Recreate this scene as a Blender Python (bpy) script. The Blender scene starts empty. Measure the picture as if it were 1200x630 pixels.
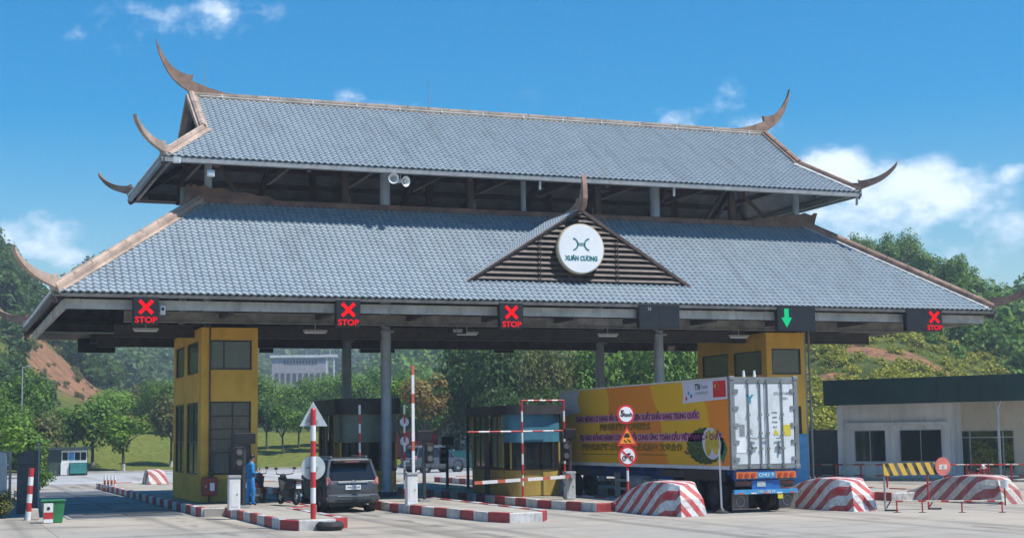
import bpy, bmesh, math, random
import numpy as np
from mathutils import Vector, Matrix
R = math.radians
random.seed(7); RNG = np.random.default_rng(7)
scene = bpy.context.scene
COL = scene.collection

# ------------------------------------------------------------------ camera
F_PX, CAM_H = 1750.0, 2.5                       # focal length in photo pixels (1200 wide), eye height
YAW, PITCH, ROLL = R(21.144), R(6.355), R(-0.835)
fw = Vector((math.sin(YAW)*math.cos(PITCH), math.cos(YAW)*math.cos(PITCH), math.sin(PITCH)))
r0 = Vector((math.cos(YAW), -math.sin(YAW), 0)); u0 = r0.cross(fw)
cr = r0*math.cos(ROLL) + u0*math.sin(ROLL); cu = -r0*math.sin(ROLL) + u0*math.cos(ROLL)
cd = bpy.data.cameras.new('camera'); cam = bpy.data.objects.new('camera', cd); COL.objects.link(cam)
cd.sensor_fit = 'HORIZONTAL'; cd.sensor_width = 36.0; cd.lens = F_PX/1200*36; cd.clip_start = .1; cd.clip_end = 9000
m = Matrix((cr, cu, -fw)).transposed().to_4x4(); m.translation = (0, 0, CAM_H); cam.matrix_world = m
scene.camera = cam
CO = Vector((0, 0, CAM_H))
# photo pixel -> point on a known surface
def ray(x, y): return fw + cr*((x-600)/F_PX) - cu*((y-315)/F_PX)
def gnd(x, y, z=0.0): d = ray(x, y); return CO + d*((z-CAM_H)/d.z)
def at_y(x, y, Y): d = ray(x, y); return CO + d*(Y/d.y)
def at_x(x, y, X): d = ray(x, y); return CO + d*(X/d.x)
def polar(px, dist):                             # a point on level ground in the direction of a photo column
    d = ray(px, 315); h = Vector((d.x, d.y, 0)).normalized(); return h*dist

# ------------------------------------------------------------------ sky, sun, exposure
SUN = Vector((0.372, -0.335, 0.865)).normalized()
scene.view_settings.view_transform = 'Standard'; scene.view_settings.look = 'None'
scene.view_settings.exposure = 0.45; scene.view_settings.gamma = 1.0
scene.view_settings.use_curve_mapping = False
scene.cycles.max_bounces = 6; scene.cycles.transparent_max_bounces = 12; scene.cycles.volume_bounces = 0
def build_world():
    w = bpy.data.worlds.new('World'); scene.world = w; w.use_nodes = True
    nt = w.node_tree; nt.nodes.clear(); N = nt.nodes.new; L = nt.links.new
    out = N('ShaderNodeOutputWorld'); bg = N('ShaderNodeBackground'); bg.inputs[1].default_value = SKY_STRENGTH
    sky = N('ShaderNodeTexSky'); sky.sky_type = 'NISHITA'; sky.sun_disc = False
    sky.sun_elevation = math.asin(SUN.z); sky.sun_rotation = math.atan2(SUN.x, SUN.y)
    sky.air_density = 1.2; sky.dust_density = 0.4; sky.ozone_density = 2.2; sky.altitude = 200
    hs = N('ShaderNodeHueSaturation'); hs.inputs['Saturation'].default_value = 1.85; hs.inputs['Value'].default_value = .80
    L(sky.outputs[0], hs.inputs['Color'])
    def M(op, a, b=None, c=None):
        n = N('ShaderNodeMath'); n.operation = op
        for i, v in enumerate((a, b, c)):
            if v is None: continue
            if isinstance(v, (int, float)): n.inputs[i].default_value = v
            else: L(v, n.inputs[i])
        return n.outputs[0]
    tc = N('ShaderNodeTexCoord'); sp = N('ShaderNodeSeparateXYZ'); L(tc.outputs['Generated'], sp.inputs[0])
    az = M('ARCTAN2', sp.outputs[0], sp.outputs[1]); el = M('ARCSINE', sp.outputs[2])
    cb = N('ShaderNodeCombineXYZ'); L(az, cb.inputs[0]); L(M('MULTIPLY', el, 1.5), cb.inputs[1])
    def noise(scale, detail, rough, off=0):
        n = N('ShaderNodeTexNoise'); n.inputs['Scale'].default_value = scale; n.inputs['Detail'].default_value = detail
        n.inputs['Roughness'].default_value = rough
        mp = N('ShaderNodeVectorMath'); mp.operation = 'ADD'; mp.inputs[1].default_value = (off, off*.7, 0)
        L(cb.outputs[0], mp.inputs[0]); L(mp.outputs[0], n.inputs['Vector']); return n.outputs['Fac']
    n1 = noise(30, 10, .60); n3 = noise(9, 5, .6, 1.7); n2 = noise(5.0, 4, .55, 3.1)
    lobes = None
    for px, py, rx, ry, a in CLOUDS:              # cumulus banks: direction, half width, half height, density
        d = ray(px, py).normalized(); a0 = math.atan2(d.x, d.y); e0 = math.asin(d.z)
        x = M('DIVIDE', M('SUBTRACT', az, a0), rx/F_PX); y = M('DIVIDE', M('SUBTRACT', el, e0), ry/F_PX)
        v = M('MULTIPLY', M('MAXIMUM', M('SUBTRACT', 1.0, M('ADD', M('MULTIPLY', x, x), M('MULTIPLY', y, y))), 0.0), a)
        lobes = v if lobes is None else M('MAXIMUM', lobes, v)
    gen = M('MULTIPLY', M('MAXIMUM', M('SUBTRACT', n2, .60), 0), 1.6)     # scattered cloud over the rest of the sky
    s = M('ADD', M('ADD', lobes, gen), M('ADD', M('MULTIPLY', M('SUBTRACT', n1, .5), 2.0), M('MULTIPLY', M('SUBTRACT', n3, .5), 1.2)))
    mr = N('ShaderNodeMapRange'); mr.interpolation_type = 'SMOOTHSTEP'
    mr.inputs['From Min'].default_value = .18; mr.inputs['From Max'].default_value = 1.0
    L(s, mr.inputs['Value'])
    gate = N('ShaderNodeMapRange'); gate.inputs['From Min'].default_value = .02; gate.inputs['From Max'].default_value = .30
    L(M('ADD', lobes, gen), gate.inputs['Value'])
    mask = M('MULTIPLY', M('MULTIPLY', mr.outputs[0], gate.outputs[0]), .82)
    mix = N('ShaderNodeMix'); mix.data_type = 'RGBA'; L(mask, mix.inputs[0]); L(hs.outputs[0], mix.inputs[6])
    cm = N('ShaderNodeMix'); cm.data_type = 'RGBA'; sh = N('ShaderNodeMapRange'); sh.inputs['From Min'].default_value = .2; sh.inputs['From Max'].default_value = 1.1; L(s, sh.inputs['Value']); L(sh.outputs[0], cm.inputs[0])
    cm.inputs[6].default_value = (CLOUD_COL[0]*.62, CLOUD_COL[1]*.70, CLOUD_COL[2]*.80, 1); cm.inputs[7].default_value = CLOUD_COL; L(cm.outputs[2], mix.inputs[7])
    L(mix.outputs[2], bg.inputs[0]); L(bg.outputs[0], out.inputs[0])
SKY_STRENGTH = 0.13
HAZE = 0.0006
CLOUD_COL = (7.6, 8.2, 8.9, 1)
CLOUDS = [(985,205,95,42,1.0), (1085,225,110,50,1.0), (1010,262,150,42,.50), (1180,250,110,55,.60), (1130,290,150,45,.38), (1185,205,40,16,.7),
          (785,138,55,24,.55), (852,112,42,32,.36), (872,148,55,20,.6), (200,24,110,40,.42), (262,8,90,26,.42), (150,46,60,26,.32), (90,40,60,18,.25),
          (30,275,75,38,.8), (85,300,40,20,.6), (412,116,34,18,.40), (455,124,50,14,.40), (-120,260,120,50,.8), (1380,220,160,70,.9), (-300,200,160,60,.8)]
build_world()
ld = bpy.data.lights.new('sun', 'SUN'); ld.energy = 4.6; ld.angle = R(.53); ld.color = (1, .955, .88)
lo = bpy.data.objects.new('sun', ld); COL.objects.link(lo); lo.rotation_euler = (-SUN).to_track_quat('-Z', 'Y').to_euler(); lo.location = (60, -60, 120)

# ------------------------------------------------------------------ materials
MATS = {}
def srgb(r, g, b):
    f = lambda c: (c/255/12.92) if c/255 <= .04045 else ((c/255+.055)/1.055)**2.4
    return (f(r), f(g), f(b))
class NT:
    def __init__(s, name):
        s.m = bpy.data.materials.new(name); s.m.use_nodes = True; s.t = s.m.node_tree; s.t.nodes.clear()
        s.out = s.N('ShaderNodeOutputMaterial')
    def N(s, t): return s.t.nodes.new(t)
    def L(s, a, b): s.t.links.new(a, b)
    def M(s, op, a, b=None, c=None):
        n = s.N('ShaderNodeMath'); n.operation = op
        for i, v in enumerate((a, b, c)):
            if v is None: continue
            if isinstance(v, (int, float)): n.inputs[i].default_value = v
            else: s.L(v, n.inputs[i])
        return n.outputs[0]
    def mix(s, f, a, b, mode='MIX'):
        n = s.N('ShaderNodeMix'); n.data_type = 'RGBA'; n.blend_type = mode
        for i, v in ((0, f), (6, a), (7, b)):
            if isinstance(v, (int, float)): n.inputs[i].default_value = v
            elif isinstance(v, (tuple, list)): n.inputs[i].default_value = (*v[:3], 1)
            else: s.L(v, n.inputs[i])
        return n.outputs[2]
    def coord(s, kind='Object'): return s.N('ShaderNodeTexCoord').outputs[kind]
    def noise(s, vec, scale, detail=4, rough=.55, stretch=None):
        n = s.N('ShaderNodeTexNoise'); n.inputs['Scale'].default_value = scale; n.inputs['Detail'].default_value = detail; n.inputs['Roughness'].default_value = rough
        if stretch:
            v = s.N('ShaderNodeVectorMath'); v.operation = 'MULTIPLY'; v.inputs[1].default_value = stretch; s.L(vec, v.inputs[0]); vec = v.outputs[0]
        s.L(vec, n.inputs['Vector']); return n.outputs['Fac']
    def ramp(s, v, lo, hi):
        n = s.N('ShaderNodeMapRange'); n.interpolation_type = 'SMOOTHSTEP'; n.inputs['From Min'].default_value = lo; n.inputs['From Max'].default_value = hi
        s.L(v, n.inputs['Value']); return n.outputs[0]
    def xyz(s, vec): n = s.N('ShaderNodeSeparateXYZ'); s.L(vec, n.inputs[0]); return n.outputs
    def bsdf(s, col, rough=.6, metal=0, spec=.5, bump=None, bstr=.2, bdist=.02, alpha=None):
        b = s.N('ShaderNodeBsdfPrincipled')
        for k, v in (('Base Color', col), ('Roughness', rough), ('Metallic', metal), ('Specular IOR Level', spec)):
            if isinstance(v, (tuple, list)): b.inputs[k].default_value = (*v[:3], 1)
            elif isinstance(v, (int, float)): b.inputs[k].default_value = v
            else: s.L(v, b.inputs[k])
        if bump is not None:
            n = s.N('ShaderNodeBump'); n.inputs['Strength'].default_value = bstr; n.inputs['Distance'].default_value = bdist
            s.L(bump, n.inputs['Height']); s.L(n.outputs[0], b.inputs['Normal'])
        s.L(b.outputs[0], s.out.inputs[0]); return b
def paint(name, col, rough=.55, metal=0, var=.12, scale=2.0, dirt=.25, spec=.5, bump=.08, dirtcol=(.10, .085, .065), streak=.35):
    """painted or plain surface with uneven tone, grime and slight relief"""
    if name in MATS: return MATS[name]
    t = NT(name); v = t.coord(); n1 = t.noise(v, scale, 5, .6); n2 = t.noise(v, scale*4.3, 6, .65, (1, 1, streak))
    c = t.mix(t.M('MULTIPLY', t.M('SUBTRACT', n1, .5), 1.0), col, col)
    dark = tuple(max(0, x*(1-var*1.8)) for x in col); lite = tuple(min(1, x*(1+var)) for x in col)
    c = t.mix(t.ramp(n1, .3, .7), dark, lite)
    if dirt: c = t.mix(t.M('MULTIPLY', t.ramp(n2, .46, .74), dirt), c, dirtcol)
    t.bsdf(c, t.M('ADD', t.M('MULTIPLY', n2, .2), rough-.1), metal, spec, n2 if bump else None, bump, .01)
    MATS[name] = t.m; return t.m
def emit(name, col, strength):
    if name in MATS: return MATS[name]
    t = NT(name); e = t.N('ShaderNodeEmission'); e.inputs[0].default_value = (*col, 1); e.inputs[1].default_value = strength
    t.L(e.outputs[0], t.out.inputs[0]); MATS[name] = t.m; return t.m
def stripes(name, ca, cb, axis=(0, 0, 1), period=.5, duty=.5, rough=.5, phase=0., dirt=.3, warp=0.0):
    if name in MATS: return MATS[name]
    t = NT(name); v = t.coord(); d = t.N('ShaderNodeVectorMath'); d.operation = 'DOT_PRODUCT'; d.inputs[1].default_value = axis; t.L(v, d.inputs[0])
    s = d.outputs['Value']; n0 = t.noise(v, 3.0, 4)
    s = t.M('ADD', s, t.M('MULTIPLY', t.M('SUBTRACT', n0, .5), .02))
    if warp: z = t.xyz(v)[2]; s = t.M('ADD', s, t.M('MULTIPLY', t.M('MULTIPLY', z, z), warp))
    f = t.M('FRACT', t.M('ADD', t.M('DIVIDE', s, period), phase+50.0)); k = t.M('GREATER_THAN', f, duty)
    n2 = t.noise(v, 9, 6, .65)
    c = t.mix(k, ca, cb); c = t.mix(t.M('MULTIPLY', t.ramp(n2, .44, .70), dirt), c, (.17, .15, .125))
    c = t.mix(t.M('MULTIPLY', t.ramp(n0, .38, .66), .38), c, (.33, .30, .27))
    t.bsdf(c, rough, 0, .4, n2, .08, .01); MATS[name] = t.m; return t.m
def glass(name, tint=(.02, .028, .03), trans=.35, rough=.04):
    if name in MATS: return MATS[name]
    t = NT(name); b = t.bsdf(tint, rough, 0, .6); tr = t.N('ShaderNodeBsdfTransparent'); tr.inputs[0].default_value = (.80, .88, .86, 1)
    mx = t.N('ShaderNodeMixShader'); mx.inputs[0].default_value = trans
    t.L(b.outputs[0], mx.inputs[1]); t.L(tr.outputs[0], mx.inputs[2]); t.L(mx.outputs[0], t.out.inputs[0]); MATS[name] = t.m; return t.m

# ------------------------------------------------------------------ mesh helpers
def origin(p):
    v = Vector((0, 0, 0))
    while p is not None: v += p.location; p = p.parent
    return v
class MB:
    def __init__(s): s.v = []; s.f = []
    def add(s, vs, fs):
        o = len(s.v); s.v += [tuple(v) for v in vs]; s.f += [tuple(i+o for i in f) for f in fs]; return s
    def box(s, x0, x1, y0, y1, z0, z1):
        return s.add([(x0,y0,z0),(x1,y0,z0),(x1,y1,z0),(x0,y1,z0),(x0,y0,z1),(x1,y0,z1),(x1,y1,z1),(x0,y1,z1)],
                     [(0,3,2,1),(4,5,6,7),(0,1,5,4),(1,2,6,5),(2,3,7,6),(3,0,4,7)])
    def obox(s, c, u, n, w, d, h):               # box with base-centre c, width along u, depth along n, height along z
        c = Vector(c); u = Vector(u).normalized()*w/2; n = Vector(n).normalized()*d/2; z = Vector((0, 0, h))
        b = [c-u-n, c+u-n, c+u+n, c-u+n]; vs = b + [p+z for p in b]
        return s.add(vs, [(0,3,2,1),(4,5,6,7),(0,1,5,4),(1,2,6,5),(2,3,7,6),(3,0,4,7)])
    def beam(s, p0, p1, w, h, up=(0, 0, 1)):     # rectangular bar between two points, h along up
        p0 = Vector(p0); p1 = Vector(p1); d = (p1-p0).normalized(); up = Vector(up)
        sd = d.cross(up)
        if sd.length < 1e-4: sd = d.cross(Vector((1, 0, 0)))
        sd.normalize(); up = sd.cross(d).normalized(); a = sd*w/2; b = up*h/2
        vs = [p0-a-b, p0+a-b, p0+a+b, p0-a+b, p1-a-b, p1+a-b, p1+a+b, p1-a+b]
        return s.add(vs, [(0,1,2,3),(7,6,5,4),(0,4,5,1),(1,5,6,2),(2,6,7,3),(3,7,4,0)])
    def cyl(s, p0, p1, ra, rb=None, n=12, caps=True):
        p0 = Vector(p0); p1 = Vector(p1); rb = ra if rb is None else rb; d = (p1-p0).normalized()
        a = d.orthogonal().normalized(); b = d.cross(a); vs = []
        for p, r in ((p0, ra), (p1, rb)):
            for i in range(n):
                t = 2*math.pi*i/n; vs.append(p + a*(r*math.cos(t)) + b*(r*math.sin(t)))
        fs = [(i, (i+1) % n, n+(i+1) % n, n+i) for i in range(n)]
        if caps: fs += [tuple(range(n-1, -1, -1)), tuple(range(n, 2*n))]
        return s.add(vs, fs)
    def tube(s, pts, r, n=8):
        for a, b in zip(pts[:-1], pts[1:]): s.cyl(a, b, r, r, n)
        return s
    def prism(s, pts, vec):                      # closed outline (list of 3-D points) extruded along vec
        n = len(pts); vec = Vector(vec); a = [Vector(p) for p in pts]; b = [p+vec for p in a]
        return s.add(a+b, [tuple(range(n-1, -1, -1)), tuple(range(n, 2*n))] + [(i, (i+1) % n, n+(i+1) % n, n+i) for i in range(n)])
    def lathe(s, prof, c, axis=(0, 0, 1), n=20):
        c = Vector(c); ax = Vector(axis).normalized(); a = ax.orthogonal().normalized(); b = ax.cross(a); vs = []; k = len(prof)
        for i in range(n):
            t = 2*math.pi*i/n; e = a*math.cos(t)+b*math.sin(t)
            for r, h in prof: vs.append(c + e*r + ax*h)
        fs = [(i*k+j, ((i+1) % n)*k+j, ((i+1) % n)*k+j+1, i*k+j+1) for i in range(n) for j in range(k-1)]
        return s.add(vs, fs)
    def torus(s, c, axis, rad, r, n=24, k=8):
        prof = [(rad+r*math.cos(2*math.pi*i/k), r*math.sin(2*math.pi*i/k)) for i in range(k+1)]
        return s.lathe(prof, c, axis, n)
    def obj(s, name, mat, parent=None, smooth=False, bevel=0, local=False, seg=2):
        me = bpy.data.meshes.new(name); off = Vector((0, 0, 0)) if (local or parent is None) else origin(parent)
        me.from_pydata([(v[0]-off.x, v[1]-off.y, v[2]-off.z) for v in s.v], [], s.f); me.update()
        bm = bmesh.new(); bm.from_mesh(me); bmesh.ops.recalc_face_normals(bm, faces=bm.faces); bm.to_mesh(me); bm.free()
        return mesh_obj(name, me, mat, parent, smooth, bevel, seg)
def mesh_obj(name, me, mat, parent=None, smooth=False, bevel=0, seg=2):
    o = bpy.data.objects.new(name, me); COL.objects.link(o)
    if mat is not None: me.materials.append(mat)
    if parent is not None: o.parent = parent
    if smooth:
        me.polygons.foreach_set('use_smooth', [True]*len(me.polygons))
        try: me.set_sharp_from_angle(angle=R(38))
        except Exception: pass
    if bevel:
        b = o.modifiers.new('bevel', 'BEVEL'); b.width = bevel; b.segments = seg; b.limit_method = 'ANGLE'; b.angle_limit = R(40)
    return o
def tag(o, label=None, cat=None, group=None, kind=None):
    if label: o['label'] = label
    if cat: o['category'] = cat
    if group: o['group'] = group
    if kind: o['kind'] = kind
    return o
def thing(name, label, cat, loc=(0, 0, 0), rz=0, group=None):
    o = bpy.data.objects.new(name, None); COL.objects.link(o); o.location = loc; o.rotation_euler = (0, 0, rz); o.empty_display_size = .2
    return tag(o, label, cat, group)
def copy_tree(o, parent=None):
    c = o.copy(); COL.objects.link(c); c.parent = parent
    for k in list(o.children): copy_tree(k, c)
    return c
def box_obj(name, mat, parent, dims, bevel=0, **k): return MB().box(*dims).obj(name, mat, parent, bevel=bevel, **k)
def wall_panel(mb, p0, u, n, w, z0, z1, th, holes):
    """wall of thickness th (behind the outer plane) with rectangular openings; holes = (a0, a1, z0, z1) along u"""
    p0 = Vector(p0); u = Vector(u).normalized(); n = Vector(n).normalized()
    xs = sorted({0, w, *[h[0] for h in holes], *[h[1] for h in holes]}); zs = sorted({z0, z1, *[h[2] for h in holes], *[h[3] for h in holes]})
    for za, zb in zip(zs[:-1], zs[1:]):
        run = None
        for xa, xb in list(zip(xs[:-1], xs[1:])) + [(None, None)]:
            solid = xa is not None and not any(h[0] <= (xa+xb)/2 <= h[1] and h[2] <= (za+zb)/2 <= h[3] for h in holes)
            if solid: run = [xa, xb] if run is None else [run[0], xb]
            elif run is not None:
                c = p0 + u*((run[0]+run[1])/2) - n*(th/2); mb.obox((c.x, c.y, za), u, n, run[1]-run[0], th, zb-za); run = None
def window(parent, p0, u, n, a0, a1, z0, z1, fm, gm, nv=1, nh=1, fr=.06, dep=.08, inset=.03, sill=False, name='window', bars=None):
    """framed window in an opening: frame is a part, each pane a sub-part"""
    p0 = Vector(p0); u = Vector(u).normalized(); n = Vector(n).normalized(); f = MB(); back = -n*(inset+dep/2)
    def bar(xa, xb, za, zb, d=dep):
        c = p0 + u*((xa+xb)/2) + back; f.obox((c.x, c.y, za), u, n, xb-xa, d, zb-za)
    e = .004; bar(a0+e, a1-e, z0+e, z0+fr); bar(a0+e, a1-e, z1-fr, z1-e); bar(a0+e, a0+fr, z0+fr, z1-fr); bar(a1-fr, a1-e, z0+fr, z1-fr)
    vb = [a0+fr+(a1-a0-2*fr)*i/nv for i in range(nv+1)]; hb = [z0+fr+(z1-z0-2*fr)*i/nh for i in range(nh+1)]
    if bars: vb = [a0+fr]+[a0+(a1-a0)*t for t in bars[0]]+[a1-fr]; hb = [z0+fr]+[z0+(z1-z0)*t for t in bars[1]]+[z1-fr]
    for x in vb[1:-1]: bar(x-fr*.35, x+fr*.35, z0+fr, z1-fr, dep*.8)
    for z in hb[1:-1]: bar(a0+fr, a1-fr, z-fr*.35, z+fr*.35, dep*.7)
    fo = f.obj(name, fm, parent)
    for xa, xb in zip(vb[:-1], vb[1:]):
        for za, zb in zip(hb[:-1], hb[1:]):
            c = p0 + u*((xa+xb)/2) + back; MB().obox((c.x, c.y, za), u, n, xb-xa, .012, zb-za).obj('pane', gm, fo)
    if sill:
        c = p0 + u*((a0+a1)/2) + n*.04; MB().obox((c.x, c.y, z0-.07), u, n, a1-a0+.16, .16, .07).obj('sill', fm, fo)
    return fo
def text_obj(txt, size, mat, parent, pos, xdir, ydir, name='lettering', depth=.004, width=None, bold=0.0, align='CENTER', local=False):
    cu_ = bpy.data.curves.new('t', 'FONT'); cu_.body = txt; cu_.size = size; cu_.align_x = align; cu_.align_y = 'CENTER'; cu_.offset = bold; cu_.extrude = depth; cu_.resolution_u = 3
    o = bpy.data.objects.new('t', cu_); COL.objects.link(o); dg = bpy.context.evaluated_depsgraph_get(); dg.update()
    me = bpy.data.meshes.new_from_object(o.evaluated_get(dg)); bpy.data.objects.remove(o); bpy.data.curves.remove(cu_); me.name = name; me.materials.clear()
    X = Vector(xdir).normalized(); Y = Vector(ydir).normalized(); Z = X.cross(Y)
    if width and len(me.vertices):
        xs = [v.co.x for v in me.vertices]; sx = width/max(1e-6, max(xs)-min(xs)); X = X*sx
    off = Vector((0, 0, 0)) if local or parent is None else origin(parent)
    mm = Matrix((X, Y, Z)).transposed().to_4x4(); mm.translation = Vector(pos) - off; me.transform(mm)
    return mesh_obj(name, me, mat, parent)
def loc_m(x, y, z): return Vector((x, y, z))

# ------------------------------------------------------------------ palette
C = srgb
m_ubeam   = paint('dark_brown_beam', (.055, .050, .047), .6, 0, .2)
m_steel   = paint('grey_steel', (.30, .31, .32), .45, .0, .12)
m_steel_l = paint('light_grey_steel', (.46, .47, .47), .45, .0, .10, dirt=.35)
m_column  = paint('blue_grey_column_paint', (.34, .40, .46), .45, 0, .08, dirt=.2)
m_dark    = paint('dark_steel', (.035, .036, .038), .5, 0, .2, dirt=.2)
m_brownst = paint('brown_painted_steel', (.075, .052, .045), .55, 0, .25)
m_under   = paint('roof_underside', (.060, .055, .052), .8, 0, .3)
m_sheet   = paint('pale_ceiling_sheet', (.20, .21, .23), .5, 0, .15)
m_terra   = paint('terracotta_brown_wood', (.20, .105, .070), .6, 0, .25, 1.5, .35)
m_tan     = paint('sunlit_ridge_tan', (.42, .315, .25), .7, 0, .18, 1.5, .3, dirtcol=(.16, .10, .07))  # ridge tone with the sun's brightness put into the colour
m_finial  = paint('brown_finial_shaded_ridge', (.30, .185, .135), .7, 0, .2, 2, .3, dirtcol=(.10, .06, .05))  # finial brown, also used for ridges coloured as shaded
m_slat    = paint('reddish_brown_slat', (.085, .052, .043), .6, 0, .3, 1.2, .3)
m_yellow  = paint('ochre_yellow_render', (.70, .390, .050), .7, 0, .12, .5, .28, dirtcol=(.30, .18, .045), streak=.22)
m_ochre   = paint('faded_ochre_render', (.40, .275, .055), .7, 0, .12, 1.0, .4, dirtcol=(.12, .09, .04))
m_frame   = paint('dark_brown_window_frame', (.030, .022, .018), .45, 0, .15, dirt=0)
m_white   = paint('white_paint', (.74, .74, .73), .5, 0, .06, 1.5, .18)
m_whitewall = paint('white_render_wall', (.74, .74, .75), .75, 0, .07, .5, .30, streak=.10)
m_cream   = paint('cream_render_wall', (.64, .58, .48), .75, 0, .07, .5, .2)
m_black   = paint('black_plastic', (.008, .008, .009), .45, 0, .2, dirt=.15)
m_rubber  = paint('rubber', (.016, .016, .016), .8, 0, .2, dirt=.35, dirtcol=(.09, .08, .07))
m_red     = paint('red_paint', (.50, .030, .035), .45, 0, .12, dirt=.2)
m_orange  = paint('orange_plastic', (.75, .13, .02), .5, 0, .1)
m_green   = paint('green_plastic', (.02, .20, .07), .45, 0, .12)
m_teal    = paint('teal_sheet', (.03, .22, .21), .5, 0, .15)
m_darkgreen = paint('dark_green_fascia', (.013, .052, .047), .55, 0, .15, .6, .12)
m_blue    = paint('blue_truck_paint', (.012, .075, .30), .4, 0, .15, dirt=.3)
m_bluel   = paint('light_blue_paint', (.05, .28, .55), .4, 0, .12, dirt=.2)
m_conc    = paint('pale_concrete', (.42, .39, .34), .85, 0, .15, 1.2, .35, bump=.3)
m_chrome  = paint('zinc_metal', (.55, .56, .58), .3, .9, .08, dirt=.2)
m_redwhite = stripes('red_white_bands', (.55, .03, .035), (.75, .75, .74), (0, 0, 1), .8, .5)
m_glass   = glass('window_glass', (.12, .13, .125), .38, .06); m_glass_t = glass('dusty_window_glass', (.15, .165, .14), .40, .12); m_glass_d = glass('dark_window_glass', (.02, .027, .03), .38, .03)
m_redled  = emit('red_led', (1.0, .012, .022), .78); m_greenled = emit('green_led', (.01, .62, .26), .75)
m_signwhite = paint('white_sign_face', (.78, .80, .82), .4, 0, .03, 1, .05)
m_signred = paint('sign_red', (.62, .02, .03), .4, 0, .05, dirt=.05)
m_signback = paint('grey_sign_back', (.50, .55, .58), .4, .3, .08, dirt=.15)
m_ink     = paint('black_print', (.015, .015, .016), .5, 0, 0, dirt=0)
# ------------------------------------------------------------------ ground
def ground_mat(name, base, alt, stain=(.10, .095, .085), joints=0.0, rough=.9, lanes=False):
    t = NT(name); v = t.coord(); n1 = t.noise(v, .07, 5, .6); n2 = t.noise(v, .9, 7, .65); n3 = t.noise(v, 14, 5, .6); n4 = t.noise(v, .35, 5, .6, (1.6, .18, 1))
    c = t.mix(t.ramp(n1, .35, .65), base, alt); c = t.mix(t.M('MULTIPLY', t.ramp(n2, .45, .75), .35), c, stain)
    c = t.mix(t.M('MULTIPLY', t.ramp(n4, .50, .70), .45), c, stain)
    n6 = t.noise(v, .22, 6, .62, (.22, 2.4, 1)); c = t.mix(t.M('MULTIPLY', t.ramp(n6, .52, .66), .42), c, stain); n7 = t.noise(v, .55, 3, .5); c = t.mix(t.M('MULTIPLY', t.ramp(n7, .68, .76), .55), c, (.07, .065, .06)); n8 = t.noise(v, .12, 4, .5); c = t.mix(t.M('MULTIPLY', t.ramp(n8, .56, .60), .25), c, tuple(x*1.25 for x in base)); c = t.mix(t.M('MULTIPLY', n3, .25), c, tuple(x*.6 for x in base))
    if lanes:                                      # rubber tracks worn along the toll lanes
        p = t.xyz(v); dl = t.M('MULTIPLY', t.M('ABSOLUTE', t.M('SUBTRACT', t.M('FRACT', t.M('ADD', t.M('DIVIDE', t.M('SUBTRACT', p[0], 13.3), 5.95), 20.5)), .5)), 5.95)
        tr = t.M('SUBTRACT', 1.0, t.ramp(t.M('ABSOLUTE', t.M('SUBTRACT', dl, .85)), .08, .42)); bk = t.noise(v, .6, 5, .6, (2.0, .12, 1))
        c = t.mix(t.M('MULTIPLY', t.M('MULTIPLY', tr, t.ramp(bk, .30, .62)), .55), c, (.11, .105, .095))
        oil = t.M('SUBTRACT', 1.0, t.ramp(dl, .05, .38)); c = t.mix(t.M('MULTIPLY', t.M('MULTIPLY', oil, t.ramp(t.noise(v, 1.1, 4, .6, (1, .35, 1)), .48, .62)), .6), c, (.06, .055, .05))
    if joints:
        p = t.xyz(v)
        for ax, per in ((0, joints), (1, joints*.9)):
            f = t.M('ABSOLUTE', t.M('SUBTRACT', t.M('FRACT', t.M('ADD', t.M('DIVIDE', p[ax], per), 40.37)), .5))
            c = t.mix(t.M('MULTIPLY', t.M('GREATER_THAN', f, .5-.02/per), .55), c, (.12, .11, .10))
    t.bsdf(c, rough, 0, .3, n3, .25, .01); return t.m
m_pave = ground_mat('concrete_pavement', (.41, .36, .29), (.335, .32, .29), joints=5.0, lanes=True)
m_road = ground_mat('far_road_concrete', (.42, .42, .41), (.36, .365, .37))
m_earth = ground_mat('grassy_earth', (.085, .11, .03), (.13, .13, .045), (.05, .06, .02))
m_kerbc = ground_mat('island_concrete', (.42, .385, .32), (.36, .335, .29))
tag(MB().add([(-2300,-650,-.12),(2300,-650,-.12),(2300,2400,-.12),(-2300,2400,-.12)], [(0,1,2,3)]).obj('ground', m_earth), kind='structure')
tag(MB().add([(-70,-30,0),(95,-30,0),(95,93,0),(-70,93,0)], [(0,1,2,3)]).obj('pavement', m_pave), kind='structure')
tag(MB().add([(-160,93,0),(160,93,0),(160,124,0),(-160,124,0)], [(0,1,2,3)]).obj('road', m_road), kind='structure')
tag(MB().box(-160, 160, 124, 124.35, -.1, .15).obj('kerb', m_conc), kind='structure')

# ------------------------------------------------------------------ toll canopy
KX = 22.27                                       # centre line of the canopy
LX0, LX1, LY0, LY1, LZ = 3.55, 41.05, 50.6, 67.3, 7.38      # lower eaves
IX0, IX1, IY0, IY1, IZ = 9.15, 35.45, 55.95, 61.98, 11.38   # where the lower roof meets the clerestory
UX0, UX1, UY0, UY1, UZ = 7.45, 37.05, 54.0, 63.93, 12.70    # upper eaves
RX0, RX1, RY, RZ = 9.22, 35.38, 58.965, 16.04               # main ridge
BY0, BY1, BZ = 56.12, 61.81, 14.13                           # foot of the gablets
canopy = thing('toll_canopy', 'long toll canopy with two-tier grey tiled roof and upturned horn finials', 'canopy', (KX, 58.96, 0))
def tile_mesh(w, L):
    xs = [0, .16, .32, .50, .66, 1.0]; zs = [.004, .040, .054, .036, .006, .0]; vs = []; fs = []
    for x, z in zip(xs, zs):
        vs += [(x*w, 0, z-.016), (x*w, 0, z+.034), (x*w, L*1.12, z)]
    for i in range(5):
        a = 3*i; b = a+3; fs += [(a, b, b+1, a+1), (a+1, b+1, b+2, a+2)]
    return vs, fs
TW, TL = .245, .236
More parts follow.
